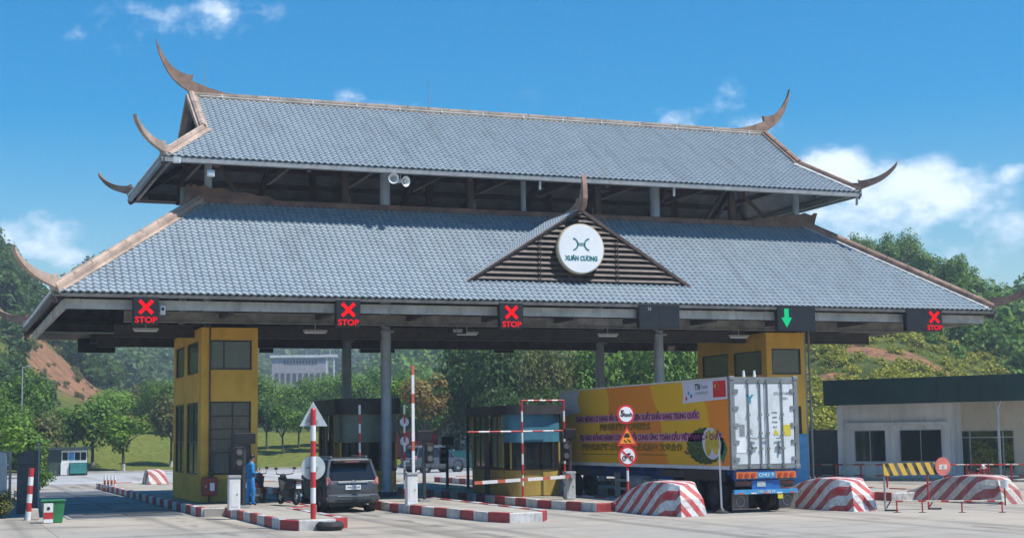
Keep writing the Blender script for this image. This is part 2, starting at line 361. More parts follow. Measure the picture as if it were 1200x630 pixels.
TV, TF = tile_mesh(TW, TL)
def tile_mat():
    t = NT('grey_blue_roof_tile'); g = t.N('ShaderNodeNewGeometry'); v = t.coord('Object'); wp = g.outputs['Position']
    n1 = t.noise(wp, .35, 5, .6); n2 = t.noise(wp, 3.0, 5, .6); oi = t.N('ShaderNodeObjectInfo')
    rnd = t.M('FRACT', t.M('ADD', g.outputs['Random Per Island'], oi.outputs['Random']))
    c = t.mix(rnd, (.232, .285, .325), (.272, .328, .368)); c = t.mix(t.M('MULTIPLY', t.ramp(n1, .45, .75), .35), c, (.33, .38, .41))
    c = t.mix(t.M('MULTIPLY', t.ramp(n2, .55, .8), .4), c, (.16, .17, .18))
    st = t.noise(wp, 1.1, 5, .6, (1.6, .25, .25)); c = t.mix(t.M('MULTIPLY', t.ramp(st, .50, .72), .35), c, (.15, .165, .17))
    t.bsdf(c, t.M('ADD', .50, t.M('MULTIPLY', n2, .2)), 0, .45); return t.m
m_tile = tile_mat()
tile_me = bpy.data.meshes.new('roof_tile'); tile_me.from_pydata(TV, [], TF); tile_me.materials.append(m_tile); tile_me.update()
def inside(p, poly):
    c = False; n = len(poly)
    for i in range(n):
        x1, y1 = poly[i]; x2, y2 = poly[(i+1) % n]
        if (y1 > p[1]) != (y2 > p[1]) and p[0] < (x2-x1)*(p[1]-y1)/(y2-y1)+x1: c = not c
    return c
def tile_slope(corners, slots):
    """corners: eave-left, eave-right, top-right, ..., seen from outside; appends tile matrices"""
    cs = [Vector(p) for p in corners]; u = (cs[1]-cs[0]).normalized(); n = u.cross(cs[-1]-cs[0]).normalized(); v = n.cross(u)
    poly = [((p-cs[0]).dot(u), (p-cs[0]).dot(v)) for p in cs]
    x0 = min(p[0] for p in poly); x1 = max(p[0] for p in poly); y1 = max(p[1] for p in poly)
    j = 0
    while j*TL < y1-.02:
        i = 0
        while x0+i*TW < x1:
            cx, cy = x0+i*TW, j*TL
            if inside((cx+TW/2, cy+TL/2), poly):
                m_ = Matrix((u, v, n)).transposed().to_4x4(); m_.translation = cs[0]+u*cx+v*(cy-.05)+n*.03; slots.append(m_)
            i += 1
        j += 1
def lay_tiles(slots, parent, nsingle):
    off = origin(parent)
    d = [(mm.translation-CO).length for mm in slots]; order = sorted(range(len(slots)), key=lambda k: d[k])
    for k in order[:nsingle]:
        o = bpy.data.objects.new('roof_tile', tile_me); COL.objects.link(o); o.parent = parent
        mm = slots[k].copy(); mm.translation -= off; o.matrix_local = mm
    rest = order[nsingle:]
    if rest:
        V = np.array(TV); nv = len(V); A = np.array([np.array(slots[k]) for k in rest])
        P = np.einsum('kij,vj->kvi', A[:, :3, :3], V) + A[:, None, :3, 3] - np.array(off)
        fs = np.array(TF)[None] + (np.arange(len(rest))*nv)[:, None, None]
        me = bpy.data.meshes.new('tile_field'); me.from_pydata(P.reshape(-1, 3).tolist(), [], fs.reshape(-1, 4).tolist()); me.update()
        tag(mesh_obj('tile_field', me, m_tile, parent), kind='stuff')
def slab(mb, pts, th):                            # thin solid sheet under the tiles
    n = (Vector(pts[1])-Vector(pts[0])).cross(Vector(pts[2])-Vector(pts[0])).normalized(); mb.prism([Vector(p) for p in pts], -n*th)
# --- lower roof
LO = {'f': [(LX0,LY0,LZ),(LX1,LY0,LZ),(IX1,IY0,IZ),(IX0,IY0,IZ)], 'b': [(LX1,LY1,LZ),(LX0,LY1,LZ),(IX0,IY1,IZ),(IX1,IY1,IZ)],
      'l': [(LX0,LY1,LZ),(LX0,LY0,LZ),(IX0,IY0,IZ),(IX0,IY1,IZ)], 'r': [(LX1,LY0,LZ),(LX1,LY1,LZ),(IX1,IY1,IZ),(IX1,IY0,IZ)]}
mb = MB()
for k in 'fblr': slab(mb, LO[k], .10)
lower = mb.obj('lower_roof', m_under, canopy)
slots = []
for k in 'flr': tile_slope(LO[k], slots)
# keep tiles out of the dormer
GX, GHW, GY, GZ0, GZ1 = 22.75, 4.6, 51.55, 8.09, 10.95        # dormer: centre, half width, face plane, foot, apex
SL = (IZ-LZ)/(IY0-LY0)
def in_dormer(p):
    if p.y < GY+.1: return False
    return p.z < GZ0 + (GZ1-GZ0)*(1-abs(p.x-GX)/GHW) - .1
slots = [s_ for s_ in slots if not in_dormer(s_.translation)]
lay_tiles(slots, lower, 300)
# --- upper roof (hip below, gable above)
mb = MB()
UP = {'f': [(UX0,UY0,UZ),(UX1,UY0,UZ),(RX1,BY0,BZ),(RX1,RY,RZ),(RX0,RY,RZ),(RX0,BY0,BZ)], 'b': [(UX1,UY1,UZ),(UX0,UY1,UZ),(RX0,BY1,BZ),(RX0,RY,RZ),(RX1,RY,RZ),(RX1,BY1,BZ)],
      'l': [(UX0,UY1,UZ),(UX0,UY0,UZ),(RX0,BY0,BZ),(RX0,BY1,BZ)], 'r': [(UX1,UY0,UZ),(UX1,UY1,UZ),(RX1,BY1,BZ),(RX1,BY0,BZ)]}
for k in 'fblr': slab(mb, UP[k], .10)
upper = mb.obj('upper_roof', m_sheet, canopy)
slots = []
for k in 'flr': tile_slope(UP[k], slots)
lay_tiles(slots, upper, 0)
for X, s in ((RX0, 1), (RX1, -1)):               # dark gablet walls
    MB().prism([(X+.55*s, BY0+.3, BZ), (X+.55*s, BY1-.3, BZ), (X+.55*s, RY, RZ-.15)], (.08*s, 0, 0)).obj('gablet_wall', m_brownst, canopy)
# --- ridges
def ridge(name, p0, p1, w, h, mat, parent, lift=.06, segs=1):
    p0 = Vector(p0); p1 = Vector(p1); d = (p1-p0); mbb = MB()
    mbb.beam(p0+Vector((0, 0, lift)), p1+Vector((0, 0, lift)), w, h); o = mbb.obj(name, mat, parent, bevel=.02)
    cap = MB(); n = max(2, int(d.length/.9))
    for i in range(n):                            # rounded cap pieces along the top
        a = p0+d*(i/n)+Vector((0, 0, lift+h/2)); b = p0+d*((i+.97)/n)+Vector((0, 0, lift+h/2+.012)); cap.cyl(a, b, w*.36, w*.33, 8)
    cap.obj('ridge_cap', mat, o, smooth=True); return o
m_ridge = paint('weathered_ridge', (.27, .215, .17), .7, 0, .2, 1.5, .3)
ridge('main_ridge', (RX0-.1, RY, RZ), (RX1+.1, RY, RZ), .28, .20, m_ridge, canopy, .06)
for a, b in (((UX0,UY0,UZ),(RX0,BY0,BZ)), ((UX1,UY0,UZ),(RX1,BY0,BZ)), ((UX0,UY1,UZ),(RX0,BY1,BZ)), ((UX1,UY1,UZ),(RX1,BY1,BZ))):
    ridge('hip_ridge', a, b, .26, .22, m_tan if a[0] < KX else m_finial, canopy)  # sun and shade put in the colour: left hips bright, right dark
for X in (RX0, RX1):
    for Y in (BY0, BY1):
        ridge('verge_ridge', (X, Y, BZ), (X, RY, RZ), .42, .20, m_tan if X < KX else m_finial, canopy, .05)  # left verges painted as sunlit, right verges as shaded
for a, b in ((LO['f'][0], LO['f'][3]), (LO['f'][1], LO['f'][2]), (LO['b'][1], LO['b'][2]), (LO['b'][0], LO['b'][3])):
    ridge('hip_ridge', a, b, .36, .26, m_tan if a[0] < KX else m_finial, canopy)  # lower hips too: lit tone on the left, shaded tone on the right
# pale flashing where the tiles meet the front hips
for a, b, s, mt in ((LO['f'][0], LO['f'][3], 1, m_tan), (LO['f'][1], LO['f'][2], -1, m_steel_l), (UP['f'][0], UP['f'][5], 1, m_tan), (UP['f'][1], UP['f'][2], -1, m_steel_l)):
    MB().beam((a[0]+.26*s, a[1]+.0, a[2]+.10), (b[0]+.26*s, b[1], b[2]+.10), .20, .05, Vector((0, -SL, 1))).obj('hip_flashing', mt, canopy)
# --- horn finials
def horn(name, base, out, slope, sc, mat, th=.16, inner=2.1, su=1.0, sv=1.0):
    base = Vector(base); o = Vector((out[0], out[1], 0)).normalized(); w = o.cross(Vector((0, 0, 1)))*th
    pr = [(-inner,.02),(-1.5,.09),(-.8,.26),(-.30,.44),(-.14,.50),(-.20,.76),(-.02,.73),(.24,.80),(.48,.91),(.65,1.04),(.84,1.24),(1.0,1.47),(1.13,1.70),(1.24,1.95),(1.30,2.14),
          (1.27,1.86),(1.21,1.60),(1.11,1.36),(.99,1.08),(.83,.80),(.64,.55),(.40,.33),(.16,.16),(0,.05),(-.05,-.18),(-inner,-.2)]
    pts = [base + o*(u*sc*(su if u > 0 else 1)) + Vector((0, 0, v*sc*sv + (-u*sc*slope if u < 0 else 0))) - w/2 for u, v in pr]
    return MB().prism(pts, w).obj(name, mat, canopy)
horn('ridge_horn', (RX0-.12, RY, RZ+.18), (-1, 0), 0, .98, m_finial); horn('ridge_horn', (RX1+.12, RY, RZ+.18), (1, 0), 0, .98, m_finial)
us = (BZ-UZ)/math.hypot(RX0-UX0, BY0-UY0); ls = (IZ-LZ)/math.hypot(IX0-LX0, IY0-LY0)
for X, sx in ((UX0, -1), (UX1, 1)):
    for Y, sy in ((UY0, -1), (UY1, 1)): horn('hip_horn', (X+.05*sx, Y+.05*sy, UZ+.12), (sx, sy), us*.55, .80, m_tan if sx < 0 and sy < 0 else m_finial, inner=2.0, su=1.5, sv=.64)  # front-left horn painted as catching the sun, the rest darker
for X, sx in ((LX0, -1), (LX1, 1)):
    for Y, sy in ((LY0, -1), (LY1, 1)): horn('hip_horn', (X+.05*sx, Y+.05*sy, LZ+.12), (sx, sy), ls*.75, .90, m_tan if sx < 0 and sy < 0 else m_finial, inner=2.6, su=1.6, sv=.60)  # lower corners likewise: only the front-left horn has the sunlit colour
# --- clerestory sill band with carved ends
for Y, s in ((IY0-.10, -1), (IY1+.10, 1)):
    MB().box(IX0-.25, IX1+.25, Y-.09, Y+.09, IZ-.12, IZ+.16).obj('sill_band', m_terra, canopy, bevel=.02)
for X in (IX0-.12, IX1+.12): MB().box(X-.09, X+.09, IY0+.02, IY1-.02, IZ-.12, IZ+.16).obj('sill_band', m_terra, canopy)
for X, s in ((IX0-.35, 1), (IX1+.35, -1)):
    pr = [(0,.10),(-.22,.62),(.10,.52),(.45,.62),(.75,.50),(1.1,.54),(1.5,.40),(2.0,.42),(2.5,.30),(2.9,.30),(3.1,.17),(0,.14)]
    MB().prism([(X+s*u, IY0-.16, IZ+v) for u, v in pr], (0, .14, 0)).obj('carved_end', m_terra, canopy)
    MB().prism([(X, IY0+s*0+u, IZ+v) for u, v in pr], (.14, 0, 0)).obj('carved_end', m_terra, canopy)
# --- columns and upper posts
for X in (16.34, 28.17):
    for Y, t_ in ((56.0, m_column), (61.95, m_column)):
        c_ = MB().cyl((X, Y, .28), (X, Y, UZ+.1), .205, .205, 24, False).obj('column', t_, canopy, smooth=True)
        MB().box(X-.32, X+.32, Y-.32, Y+.32, .28, .42).obj('base_plate', m_dark, c_)
        for dx in (-.24, .24):
            for dy in (-.24, .24): MB().cyl((X+dx, Y+dy, .42), (X+dx, Y+dy, .50), .025, .025, 6).obj('bolt', m_chrome, c_)
        MB().box(X-.27, X+.27, Y-.27, Y+.27, 6.55, 6.62).obj('collar', m_steel, c_)
for X in (9.42, 35.05):
    for Y in (56.0, 61.95): MB().cyl((X, Y, 6.6), (X, Y, UZ+.2), .15, .15, 16).obj('column', m_column, canopy, smooth=True)
MB().cyl((34.75, 55.3, .1), (34.75, 55.3, 7.2), .09, .09, 12).obj('downpipe', m_steel, canopy, smooth=True)
MB().cyl((34.98, 55.25, .1), (34.98, 55.25, 7.2), .05, .05, 10).obj('downpipe', m_steel, canopy, smooth=True)
for Y in (56.0, 61.95): MB().cyl((22.2, Y, IZ), (22.2, Y, UZ+.1), .11, .11, 14).obj('upper_post', m_column, canopy, smooth=True)
FR = [9.42, 12.9, 16.34, 19.3, 22.27, 25.2, 28.17, 31.6, 35.05]
def under(p0, p1, w, h, drop, name, mat): # a bar hung under a slope
    MB().beam(Vector(p0)-Vector((0, 0, drop)), Vector(p1)-Vector((0, 0, drop)), w, h).obj(name, mat, canopy)
for X in FR:
    for s, (a, b) in enumerate((((X,LY0+.35,LZ+.26),(X,IY0,IZ)), ((X,LY1-.35,LZ+.26),(X,IY1,IZ)))): under(a, b, .14, .26, .34, 'rafter', m_brownst)
    for a, b in (((X,UY0+.25,UZ+.15),(X,RY,RZ)), ((X,UY1-.25,UZ+.15),(X,RY,RZ))): under(a, b, .16, .24, .34, 'rafter', m_brownst)
    for Y in (56.0, 61.95):
        pass
    MB().beam((X, 56.2, UZ+.55), (X, 61.75, UZ+.55), .14, .22).obj('tie_beam', m_brownst, canopy)
for px in (404, 551, 700, 857):
    X = at_y(px, 235, 56.3).x
    for Y in (56.3, 61.65): MB().box(X-.13, X+.13, Y-.10, Y+.10, IZ-.1, UZ+1.0).obj('clerestory_post', m_brownst, canopy)
    MB().beam((X, 56.3, IZ+.3), (X-.55, 56.3, IZ-.05), .10, .14, (0,1,0)).obj('foot_brace', m_brownst, canopy)
for Xa, Xb in ((at_y(857, 235, 56).x-.1, at_y(880, 235, 56).x+.9), (at_y(857, 235, 56).x+.1, at_y(835, 235, 56).x-.3), (9.6, 10.6)):   # knee braces in the plane of the clerestory
    MB().beam((Xa, 56.05, UZ+.6), (Xb, 56.05, IZ+.2), .12, .16, (0,1,0)).obj('knee_brace', m_brownst, canopy)
for i in range(6):                                # purlins under the upper roof
    t_ = (i+.5)/6
    for Ya in (UY0, UY1):
        Y = Ya+(RY-Ya)*t_; z = UZ+(RZ-UZ)*t_-.30; ex = (UX0+.6+t_*1.5) if z < BZ-.45 else RX0+.7; MB().box(ex, UX0+UX1-ex, Y-.05, Y+.05, z-.12, z+.08).obj('purlin', m_brownst, canopy)
for i in range(5):                                # purlins under the lower roof
    t_ = (i+.6)/5
    for Ya, Yb in ((LY0, IY0), (LY1, IY1)):
        Y = Ya+(Yb-Ya)*t_; z = LZ+(IZ-LZ)*t_-.22; MB().box(LX0+.6+t_*4.6, LX1-.6-t_*4.6, Y-.05, Y+.05, z-.14, z+.06).obj('purlin', m_ubeam, canopy)
    for Xa, Xb in ((LX0, IX0), (LX1, IX1)):
        X = Xa+(Xb-Xa)*t_; z = LZ+(IZ-LZ)*t_-.22; MB().box(X-.05, X+.05, LY0+.6+t_*4.4, LY1-.6-t_*4.4, z-.14, z+.06).obj('purlin', m_ubeam, canopy)
for (x0, y0, x1, y1) in ((LX0, LY0, IX0, IY0), (LX1, LY0, IX1, IY0), (LX0, LY1, IX0, IY1), (LX1, LY1, IX1, IY1)): under((x0, y0, LZ+.1), (x1, y1, IZ), .16, .26, .36, 'hip_rafter', m_brownst)
for (x0, y0, x1, y1) in ((UX0, UY0, RX0, BY0), (UX1, UY0, RX1, BY0), (UX0, UY1, RX0, BY1), (UX1, UY1, RX1, BY1)): under((x0, y0, UZ+.1), (x1+(.9 if x1 < KX else -.9), y1+(.7 if y1 < RY else -.7), BZ+.35), .16, .22, .30, 'hip_rafter', m_brownst)
# --- eaves: gutter, fascia beams, inner longitudinal beams
m_beam2 = paint('mid_grey_beam', (.24, .235, .22), .6, 0, .2)
m_guttd = paint('dark_gutter', (.10, .10, .095), .6, 0, .2)
m_fascia = paint('dusty_grey_fascia', (.46, .45, .42), .55, 0, .15, 1, .4)
def ring(x0, x1, y0, y1, z0, z1, t, name, mat):
    MB().box(x0, x1, y0, y0+t, z0, z1).obj(name, mat, canopy); MB().box(x0, x1, y1-t, y1, z0, z1).obj(name, mat, canopy)
    MB().box(x0, x0+t, y0+t+.003, y1-t-.003, z0, z1).obj(name, mat, canopy); MB().box(x1-t, x1, y0+t+.003, y1-t-.003, z0, z1).obj(name, mat, canopy)
ring(LX0-.06, LX1+.06, LY0-.06, LY1+.06, LZ-.15, LZ-.03, .14, 'gutter', m_guttd)
ring(LX0+.30, LX1-.30, LY0+.32, LY1-.32, LZ-.52, LZ-.20, .12, 'fascia_beam', m_fascia)
ring(UX0-.05, UX1+.05, UY0-.05, UY1+.05, UZ-.20, UZ-.03, .12, 'gutter', m_steel)
ring(UX0+.25, UX1-.25, UY0+.3, UY1-.3, UZ-.16, UZ+.06, .1, 'fascia_beam', m_steel)
m_beam2 = paint('mid_grey_beam', (.24, .235, .22), .6, 0, .2)
for Y, z0, z1, mt in ((53.0, 6.60, 6.98, m_beam2), (56.0, 6.28, 6.75, m_ubeam), (61.95, 6.28, 6.75, m_ubeam), (65.0, 6.60, 6.98, m_ubeam)):
    b_ = MB().box(LX0+2.5, LX1-2.5, Y-.03, Y+.03, z0+.03, z1-.03).box(LX0+2.5, LX1-2.5, Y-.11, Y+.11, z0, z0+.03).box(LX0+2.5, LX1-2.5, Y-.11, Y+.11, z1-.03, z1).obj('main_beam', mt, canopy)
for X in FR: MB().box(X-.09, X+.09, LY0+.5, LY1-.5, 6.76, 7.02).obj('cross_beam', m_ubeam, canopy)
# --- dormer over the middle lane
yb = LY0+(GZ1-LZ)/SL
dl = [(GX-GHW, GY, GZ0), (GX, GY, GZ1), (GX, yb, GZ1)]; yf = LY0+(GZ0-LZ)/SL
MB().prism([(GX-GHW, GY+.05, GZ0-.02), (GX, GY+.05, GZ1-.02), (GX, yb, GZ1-.02), (GX-GHW, yf+.1, GZ0-.02)], (.04, 0, -.10)).obj('dormer_roof', m_under, canopy)
MB().prism([(GX+GHW, GY+.05, GZ0-.02), (GX, GY+.05, GZ1-.02), (GX, yb, GZ1-.02), (GX+GHW, yf+.1, GZ0-.02)], (-.04, 0, -.10)).obj('dormer_roof', m_under, canopy)
slots = []
def dslope(s):
    cs = [Vector((GX+s*GHW, yf+.05, GZ0)), Vector((GX+s*GHW, GY+.02, GZ0)), Vector((GX, GY+.02, GZ1)), Vector((GX, yb, GZ1))]
    if s > 0: cs = [cs[1], cs[0], cs[3], cs[2]]
    tile_slope(cs, slots)
dslope(-1); dslope(1)
dorm = MB().box(GX-.1, GX+.1, GY, yb, GZ1-.1, GZ1+.10).obj('dormer_ridge', m_tan, canopy, bevel=.03)
off = origin(dorm); V = np.array(TV); A = np.array([np.array(s_) for s_ in slots]); P = np.einsum('kij,vj->kvi', A[:, :3, :3], V)+A[:, None, :3, 3]-np.array(off)
fs = np.array(TF)[None]+(np.arange(len(slots))*len(V))[:, None, None]
me = bpy.data.meshes.new('tile_field'); me.from_pydata(P.reshape(-1, 3).tolist(), [], fs.reshape(-1, 4).tolist()); tag(mesh_obj('tile_field', me, m_tile, canopy), kind='stuff')
for s in (-1, 1):
    MB().beam((GX+s*(GHW+.15), GY-.02, GZ0-.05), (GX, GY-.02, GZ1+.03), .08, .10, (0,0,1)).obj('bargeboard', m_slat, canopy)
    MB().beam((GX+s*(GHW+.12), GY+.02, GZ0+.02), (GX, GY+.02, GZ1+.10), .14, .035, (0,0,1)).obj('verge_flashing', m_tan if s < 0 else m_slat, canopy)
ns = 14
for i in range(ns):
    z = GZ0-.02+(GZ1-GZ0)*(i+.25)/ns; hw = GHW*(1-(z-GZ0)/(GZ1-GZ0))-.05
    MB().add([(GX-hw,GY-.05,z-.055),(GX+hw,GY-.05,z-.055),(GX+hw,GY+.02,z+.065),(GX-hw,GY+.02,z+.065),(GX-hw,GY-.01,z-.065),(GX+hw,GY-.01,z-.065),(GX+hw,GY+.06,z+.055),(GX-hw,GY+.06,z+.055)],
             [(0,1,2,3),(7,6,5,4),(0,4,5,1),(2,6,7,3),(1,5,6,2),(0,3,7,4)]).obj('louvre_slat', m_slat, canopy)
for X in (GX-1.7, GX+1.5): MB().cyl((X, GY-.09, GZ0), (X, GY-.09, GZ0+(GZ1-GZ0)*(1-abs(X-GX)/GHW)), .02, .02, 6).obj('louvre_rod', m_brownst, canopy)
for s in (-1, 1): MB().beam((GX+s*1.9, GY+.16, GZ0+1.55), (GX+s*.3, GY+.16, GZ0+.25), .08, .08).obj('louvre_brace', m_slat, canopy)
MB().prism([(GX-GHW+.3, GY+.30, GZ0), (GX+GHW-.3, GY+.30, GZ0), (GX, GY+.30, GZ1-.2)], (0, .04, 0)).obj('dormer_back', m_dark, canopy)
MB().box(GX-GHW-.2, GX+GHW+.2, GY-.10, GY+.25, GZ0-.12, GZ0-.05).obj('dormer_flashing', m_steel_l, canopy)
# dormer horn, curving up and forward over the apex
def dhorn():
    pr = [(-1.0,.02),(-.5,.12),(-.15,.32),(-.12,.50),(.05,.46),(.14,.62),(.20,.85),(.25,1.15),(.28,1.5),(.34,1.1),(.36,.75),(.36,.40),(.30,.05),(.15,-.1),(-1.0,-.1)]
    MB().prism([(GX-.09, GY-.0-u*1.5, GZ1+.08+v*.84) for u, v in pr], (.18, 0, 0)).obj('dormer_horn', m_finial, canopy)
dhorn()
for X, Y, z, h in ((19.15, RY, RZ+.25, 1.15), (9.75, RY, RZ+.3, 1.2)): MB().cyl((X, Y, z), (X, Y, z+h), .018, .008, 6).obj('lightning_rod', m_steel, canopy)
for i in range(14): MB().beam((RX0+1.2+i*1.85, RY-.17, RZ+.0), (RX0+1.2+i*1.85, RY-.17, RZ+.14), .05, .04, (0,1,0)).obj('ridge_clip', m_white, canopy)
MB().cyl((RX0+.3, RY-.19, RZ+.06), (RX1-.3, RY-.19, RZ+.06), .014, .014, 6).obj('lightning_cable', m_white, canopy)
# drop-pipes under the upper eaves
for px in (633, 790, 1029-25): 
    p = at_y(px, 214, UY0); MB().beam((p.x, UY0+.02, UZ-.19), (p.x+.02, UY0+.1, UZ-.55), .08, .08, (0,1,0)).obj('gutter_outlet', m_steel_l, canopy)
# ceiling lamps and small displays hanging from the beams
for i, X in enumerate((7.0, 13.2, 19.2, 25.2, 31.2)):
    for Y in (54.6, 63.4):
        t_ = thing('ceiling_lamp', ('fluorescent lamp under the front half of the canopy' if Y < 60 else 'fluorescent lamp under the rear half of the canopy')+', '+('first','second','third','fourth','fifth')[i]+' from the left', 'lamp', (X, Y, 6.42), group='lamps under the canopy')
        MB().box(X-.45, X+.45, Y-.06, Y+.06, 6.44, 6.52).obj('lamp_housing', m_steel_l, t_); MB().cyl((X-.4, Y, 6.41), (X+.4, Y, 6.41), .025, .025, 8).obj('tube', m_signwhite, t_)
        MB().box(X-.02, X+.02, Y-.02, Y+.02, 6.52, 6.77).obj('hanger', m_steel, t_)
p = at_y(536, 388, 54.0); t_ = thing('digital_clock', 'small black digit display hanging under the canopy beam', 'display', (p.x, 54.0, p.z))
MB().box(p.x-.35, p.x+.35, 53.96, 54.06, p.z-.10, p.z+.12).obj('case', m_black, t_); text_obj('0000', .19, m_signwhite, t_, (p.x, 53.955, p.z+.01), (1,0,0), (0,0,1), 'digits'); MB().box(p.x-.02, p.x+.02, 54.0, 54.04, p.z+.12, 6.9).obj('hanger', m_steel, t_)
# --- lane signals
def led_cross(t, X, Y, z, s):
    for a in (1, -1):
        d = Vector((1, 0, a)).normalized()*s/2*1.414*.72; c = Vector((X, Y, z)); MB().beam(c-d, c+d, .02, s*.20, (0,0,1) ).obj('red_cross_bar', m_redled, t)
ORD = ('leftmost', 'second', 'third', 'fourth', 'fifth', 'rightmost')
def signal(i, px0, px1, py0, py1, kind, lab, inner=None):
    Y = LY0-.08; a = at_y(px0, py1, Y); b = at_y(px1, py0, Y); X = (a.x+b.x)/2
    t = thing('lane_signal', lab, 'signal', (X, Y, a.z), group='lane signals along the front eave')
    MB().box(a.x, b.x, Y, Y+.22, a.z, b.z).obj('housing', m_black, t, bevel=.015)
    MB().box(a.x+.03, b.x-.03, Y-.012, Y-.002, a.z+.03, b.z-.03).obj('screen', m_ledoff, t)
    MB().box(X-.06, X+.06, Y+.22, Y+.50, b.z-.40, b.z-.32).obj('bracket', m_steel, t)
    h = b.z-a.z; xc = X if inner is None else at_y(inner, py0, Y).x
    if kind == 'stop':
        led_cross(t, xc, Y-.022, a.z+h*.62, .72*h*.9); text_obj('STOP', h*.30, m_redled, t, (xc, Y-.026, a.z+h*.15), (1,0,0), (0,0,1), 'stop_lettering', width=h*.78, bold=.006)
    elif kind == 'go':
        MB().prism([(xc-.10, Y-.02, b.z-.14), (xc+.10, Y-.02, b.z-.14), (xc+.10, Y-.02, a.z+h*.52), (xc+.24, Y-.02, a.z+h*.52), (xc, Y-.02, a.z+h*.14), (xc-.24, Y-.02, a.z+h*.52), (xc-.10, Y-.02, a.z+h*.52)], (0, -.01, 0)).obj('green_arrow', m_greenled, t)
    elif kind == 'off':
        MB().box(xc-.02, xc+.02, Y-.02, Y-.013, a.z+.05, b.z-.05).obj('panel_joint', m_black, t); text_obj('15', .16, m_signback, t, (xc-.42, Y-.02, b.z-.2), (1,0,0), (0,0,1), 'digits')
    return t
m_ledoff = paint('unlit_led_panel', (.010, .010, .015), .4, 0, .2, dirt=.1)
signal(0, 155.5, 186.5, 347.5, 379.5, 'stop', 'red cross STOP lane signal nearest the left corner of the canopy')
signal(1, 393.5, 422.5, 351, 382.5, 'stop', 'red cross STOP lane signal just left of the tall front column')
signal(2, 585.5, 613, 354.5, 384.5, 'stop', 'red cross STOP lane signal below the left half of the louvred gable')
signal(3, 749, 796, 356.5, 384.5, 'off', 'unlit dark lane signal below the right half of the louvred gable')
signal(4, 911.5, 955, 358, 387.5, 'go', 'lane signal with a green down arrow above the container truck', 921)
signal(5, 1062.5, 1103.5, 361.5, 387.5, 'stop', 'red cross STOP lane signal near the right corner of the canopy', 1094)
for i, (px, wpx) in enumerate(((113, 44), (312, 16), (442, 40), (590, 22), (712, 22))):
    a = at_y(px-wpx/2, 413, 66.6); b = at_y(px+wpx/2, 397, 66.6); t_ = thing('rear_lane_signal', ORD[i]+' of the plain black signal boxes under the rear eave', 'signal', ((a.x+b.x)/2, 66.6, a.z), group='signal backs under the rear eave')
    MB().box(a.x, b.x, 66.5, 66.75, a.z, b.z).obj('housing', m_black, t_, bevel=.015); MB().box((a.x+b.x)/2-.05, (a.x+b.x)/2+.05, 66.55, 66.65, b.z, 7.02).obj('bracket', m_dark, t_)
# --- round sign
c = at_y(680.7, 291.3, GY-.22); ra = .955
m_signteal = paint('teal_print', (.015, .16, .17), .5, 0, 0, dirt=0); m_rim = paint('cream_rim', (.62, .54, .36), .5, 0, .08)
sg = thing('round_sign', 'white round sign reading XUÂN CƯƠNG on the louvred gable', 'sign', (c.x, GY-.05, c.z))
MB().cyl((c.x, GY-.24, c.z), (c.x, GY-.02, c.z), ra, ra, 56).obj('rim', m_rim, sg, smooth=True)
MB().cyl((c.x, GY-.262, c.z), (c.x, GY-.243, c.z), ra*.955, ra*.955, 56).obj('face', m_signwhite, sg, smooth=True)
def arc(cx, cz, r, a0, a1, w, y):
    mbb = MB(); n = 14; pts = []
    for i in range(n+1): a = R(a0+(a1-a0)*i/n); pts.append((cx+(r+w/2)*math.cos(a), y, cz+(r+w/2)*math.sin(a)))
    for i in range(n, -1, -1): a = R(a0+(a1-a0)*i/n); pts.append((cx+(r-w/2)*math.cos(a), y, cz+(r-w/2)*math.sin(a)))
    fs = []; k = n+1
    vs = pts + [(x, y-.008, z) for x, _, z in pts]; tot = 2*k
    for i in range(n):
        j = 2*k-1-i; fs += [(i, i+1, j-1, j), (tot+i, tot+j, tot+j-1, tot+i+1), (i, tot+i, tot+i+1, i+1), (j, j-1, tot+j-1, tot+j)]
    return mbb.add(vs, fs)
zc = c.z+.16; ys = GY-.264
arc(c.x-.36, zc, .22, -82, 82, .055, ys).obj('logo_curve', m_signteal, sg); arc(c.x+.36, zc, .22, 98, 262, .055, ys).obj('logo_curve', m_signteal, sg)
for dz in (-.035, .035): MB().box(c.x-.15, c.x+.15, ys-.008, ys, zc+dz-.016, zc+dz+.016).obj('logo_bar', m_signteal, sg)
text_obj('XUÂN CƯƠNG', .24, m_signteal, sg, (c.x, ys-.003, c.z-.38), (1,0,0), (0,0,1), width=1.34, bold=.012)
# --- horn loudspeakers, flood lamps
sp = thing('loudspeaker', 'left of two white horn loudspeakers hanging from the upper eave', 'loudspeaker', group='horn loudspeakers'); sp2 = None
for i, (px, py, yaw) in enumerate(((461, 209, -.18), (473.5, 212.5, .45))):
    p = at_y(px, py, UY0-.05); d = Vector((math.sin(yaw), -math.cos(yaw), -.15)).normalized()
    t_ = sp if i == 0 else thing('loudspeaker', 'right of two white horn loudspeakers hanging from the upper eave', 'loudspeaker', group='horn loudspeakers')
    t_.location = p
    MB().lathe([(.03, -.28), (.055, -.2), (.08, -.1), (.13, .0), (.20, .10), (.205, .12), (.19, .115), (.12, .0), (.07, -.08), (.02, -.08)], p, d, 20).obj('horn_bell', m_white, t_, smooth=True)
    MB().lathe([(.0, .08), (.05, .06), (.06, -.05)], p, d, 14).obj('throat', m_steel, t_, smooth=True); MB().cyl(p-d*.28, p-d*.42, .09, .08, 14).obj('driver', m_steel_l, t_, smooth=True)
    q = p-d*.2; MB().beam(q, (q.x, q.y+.02, UZ-.1), .035, .035, (0,1,0)).obj('bracket', m_steel, t_)
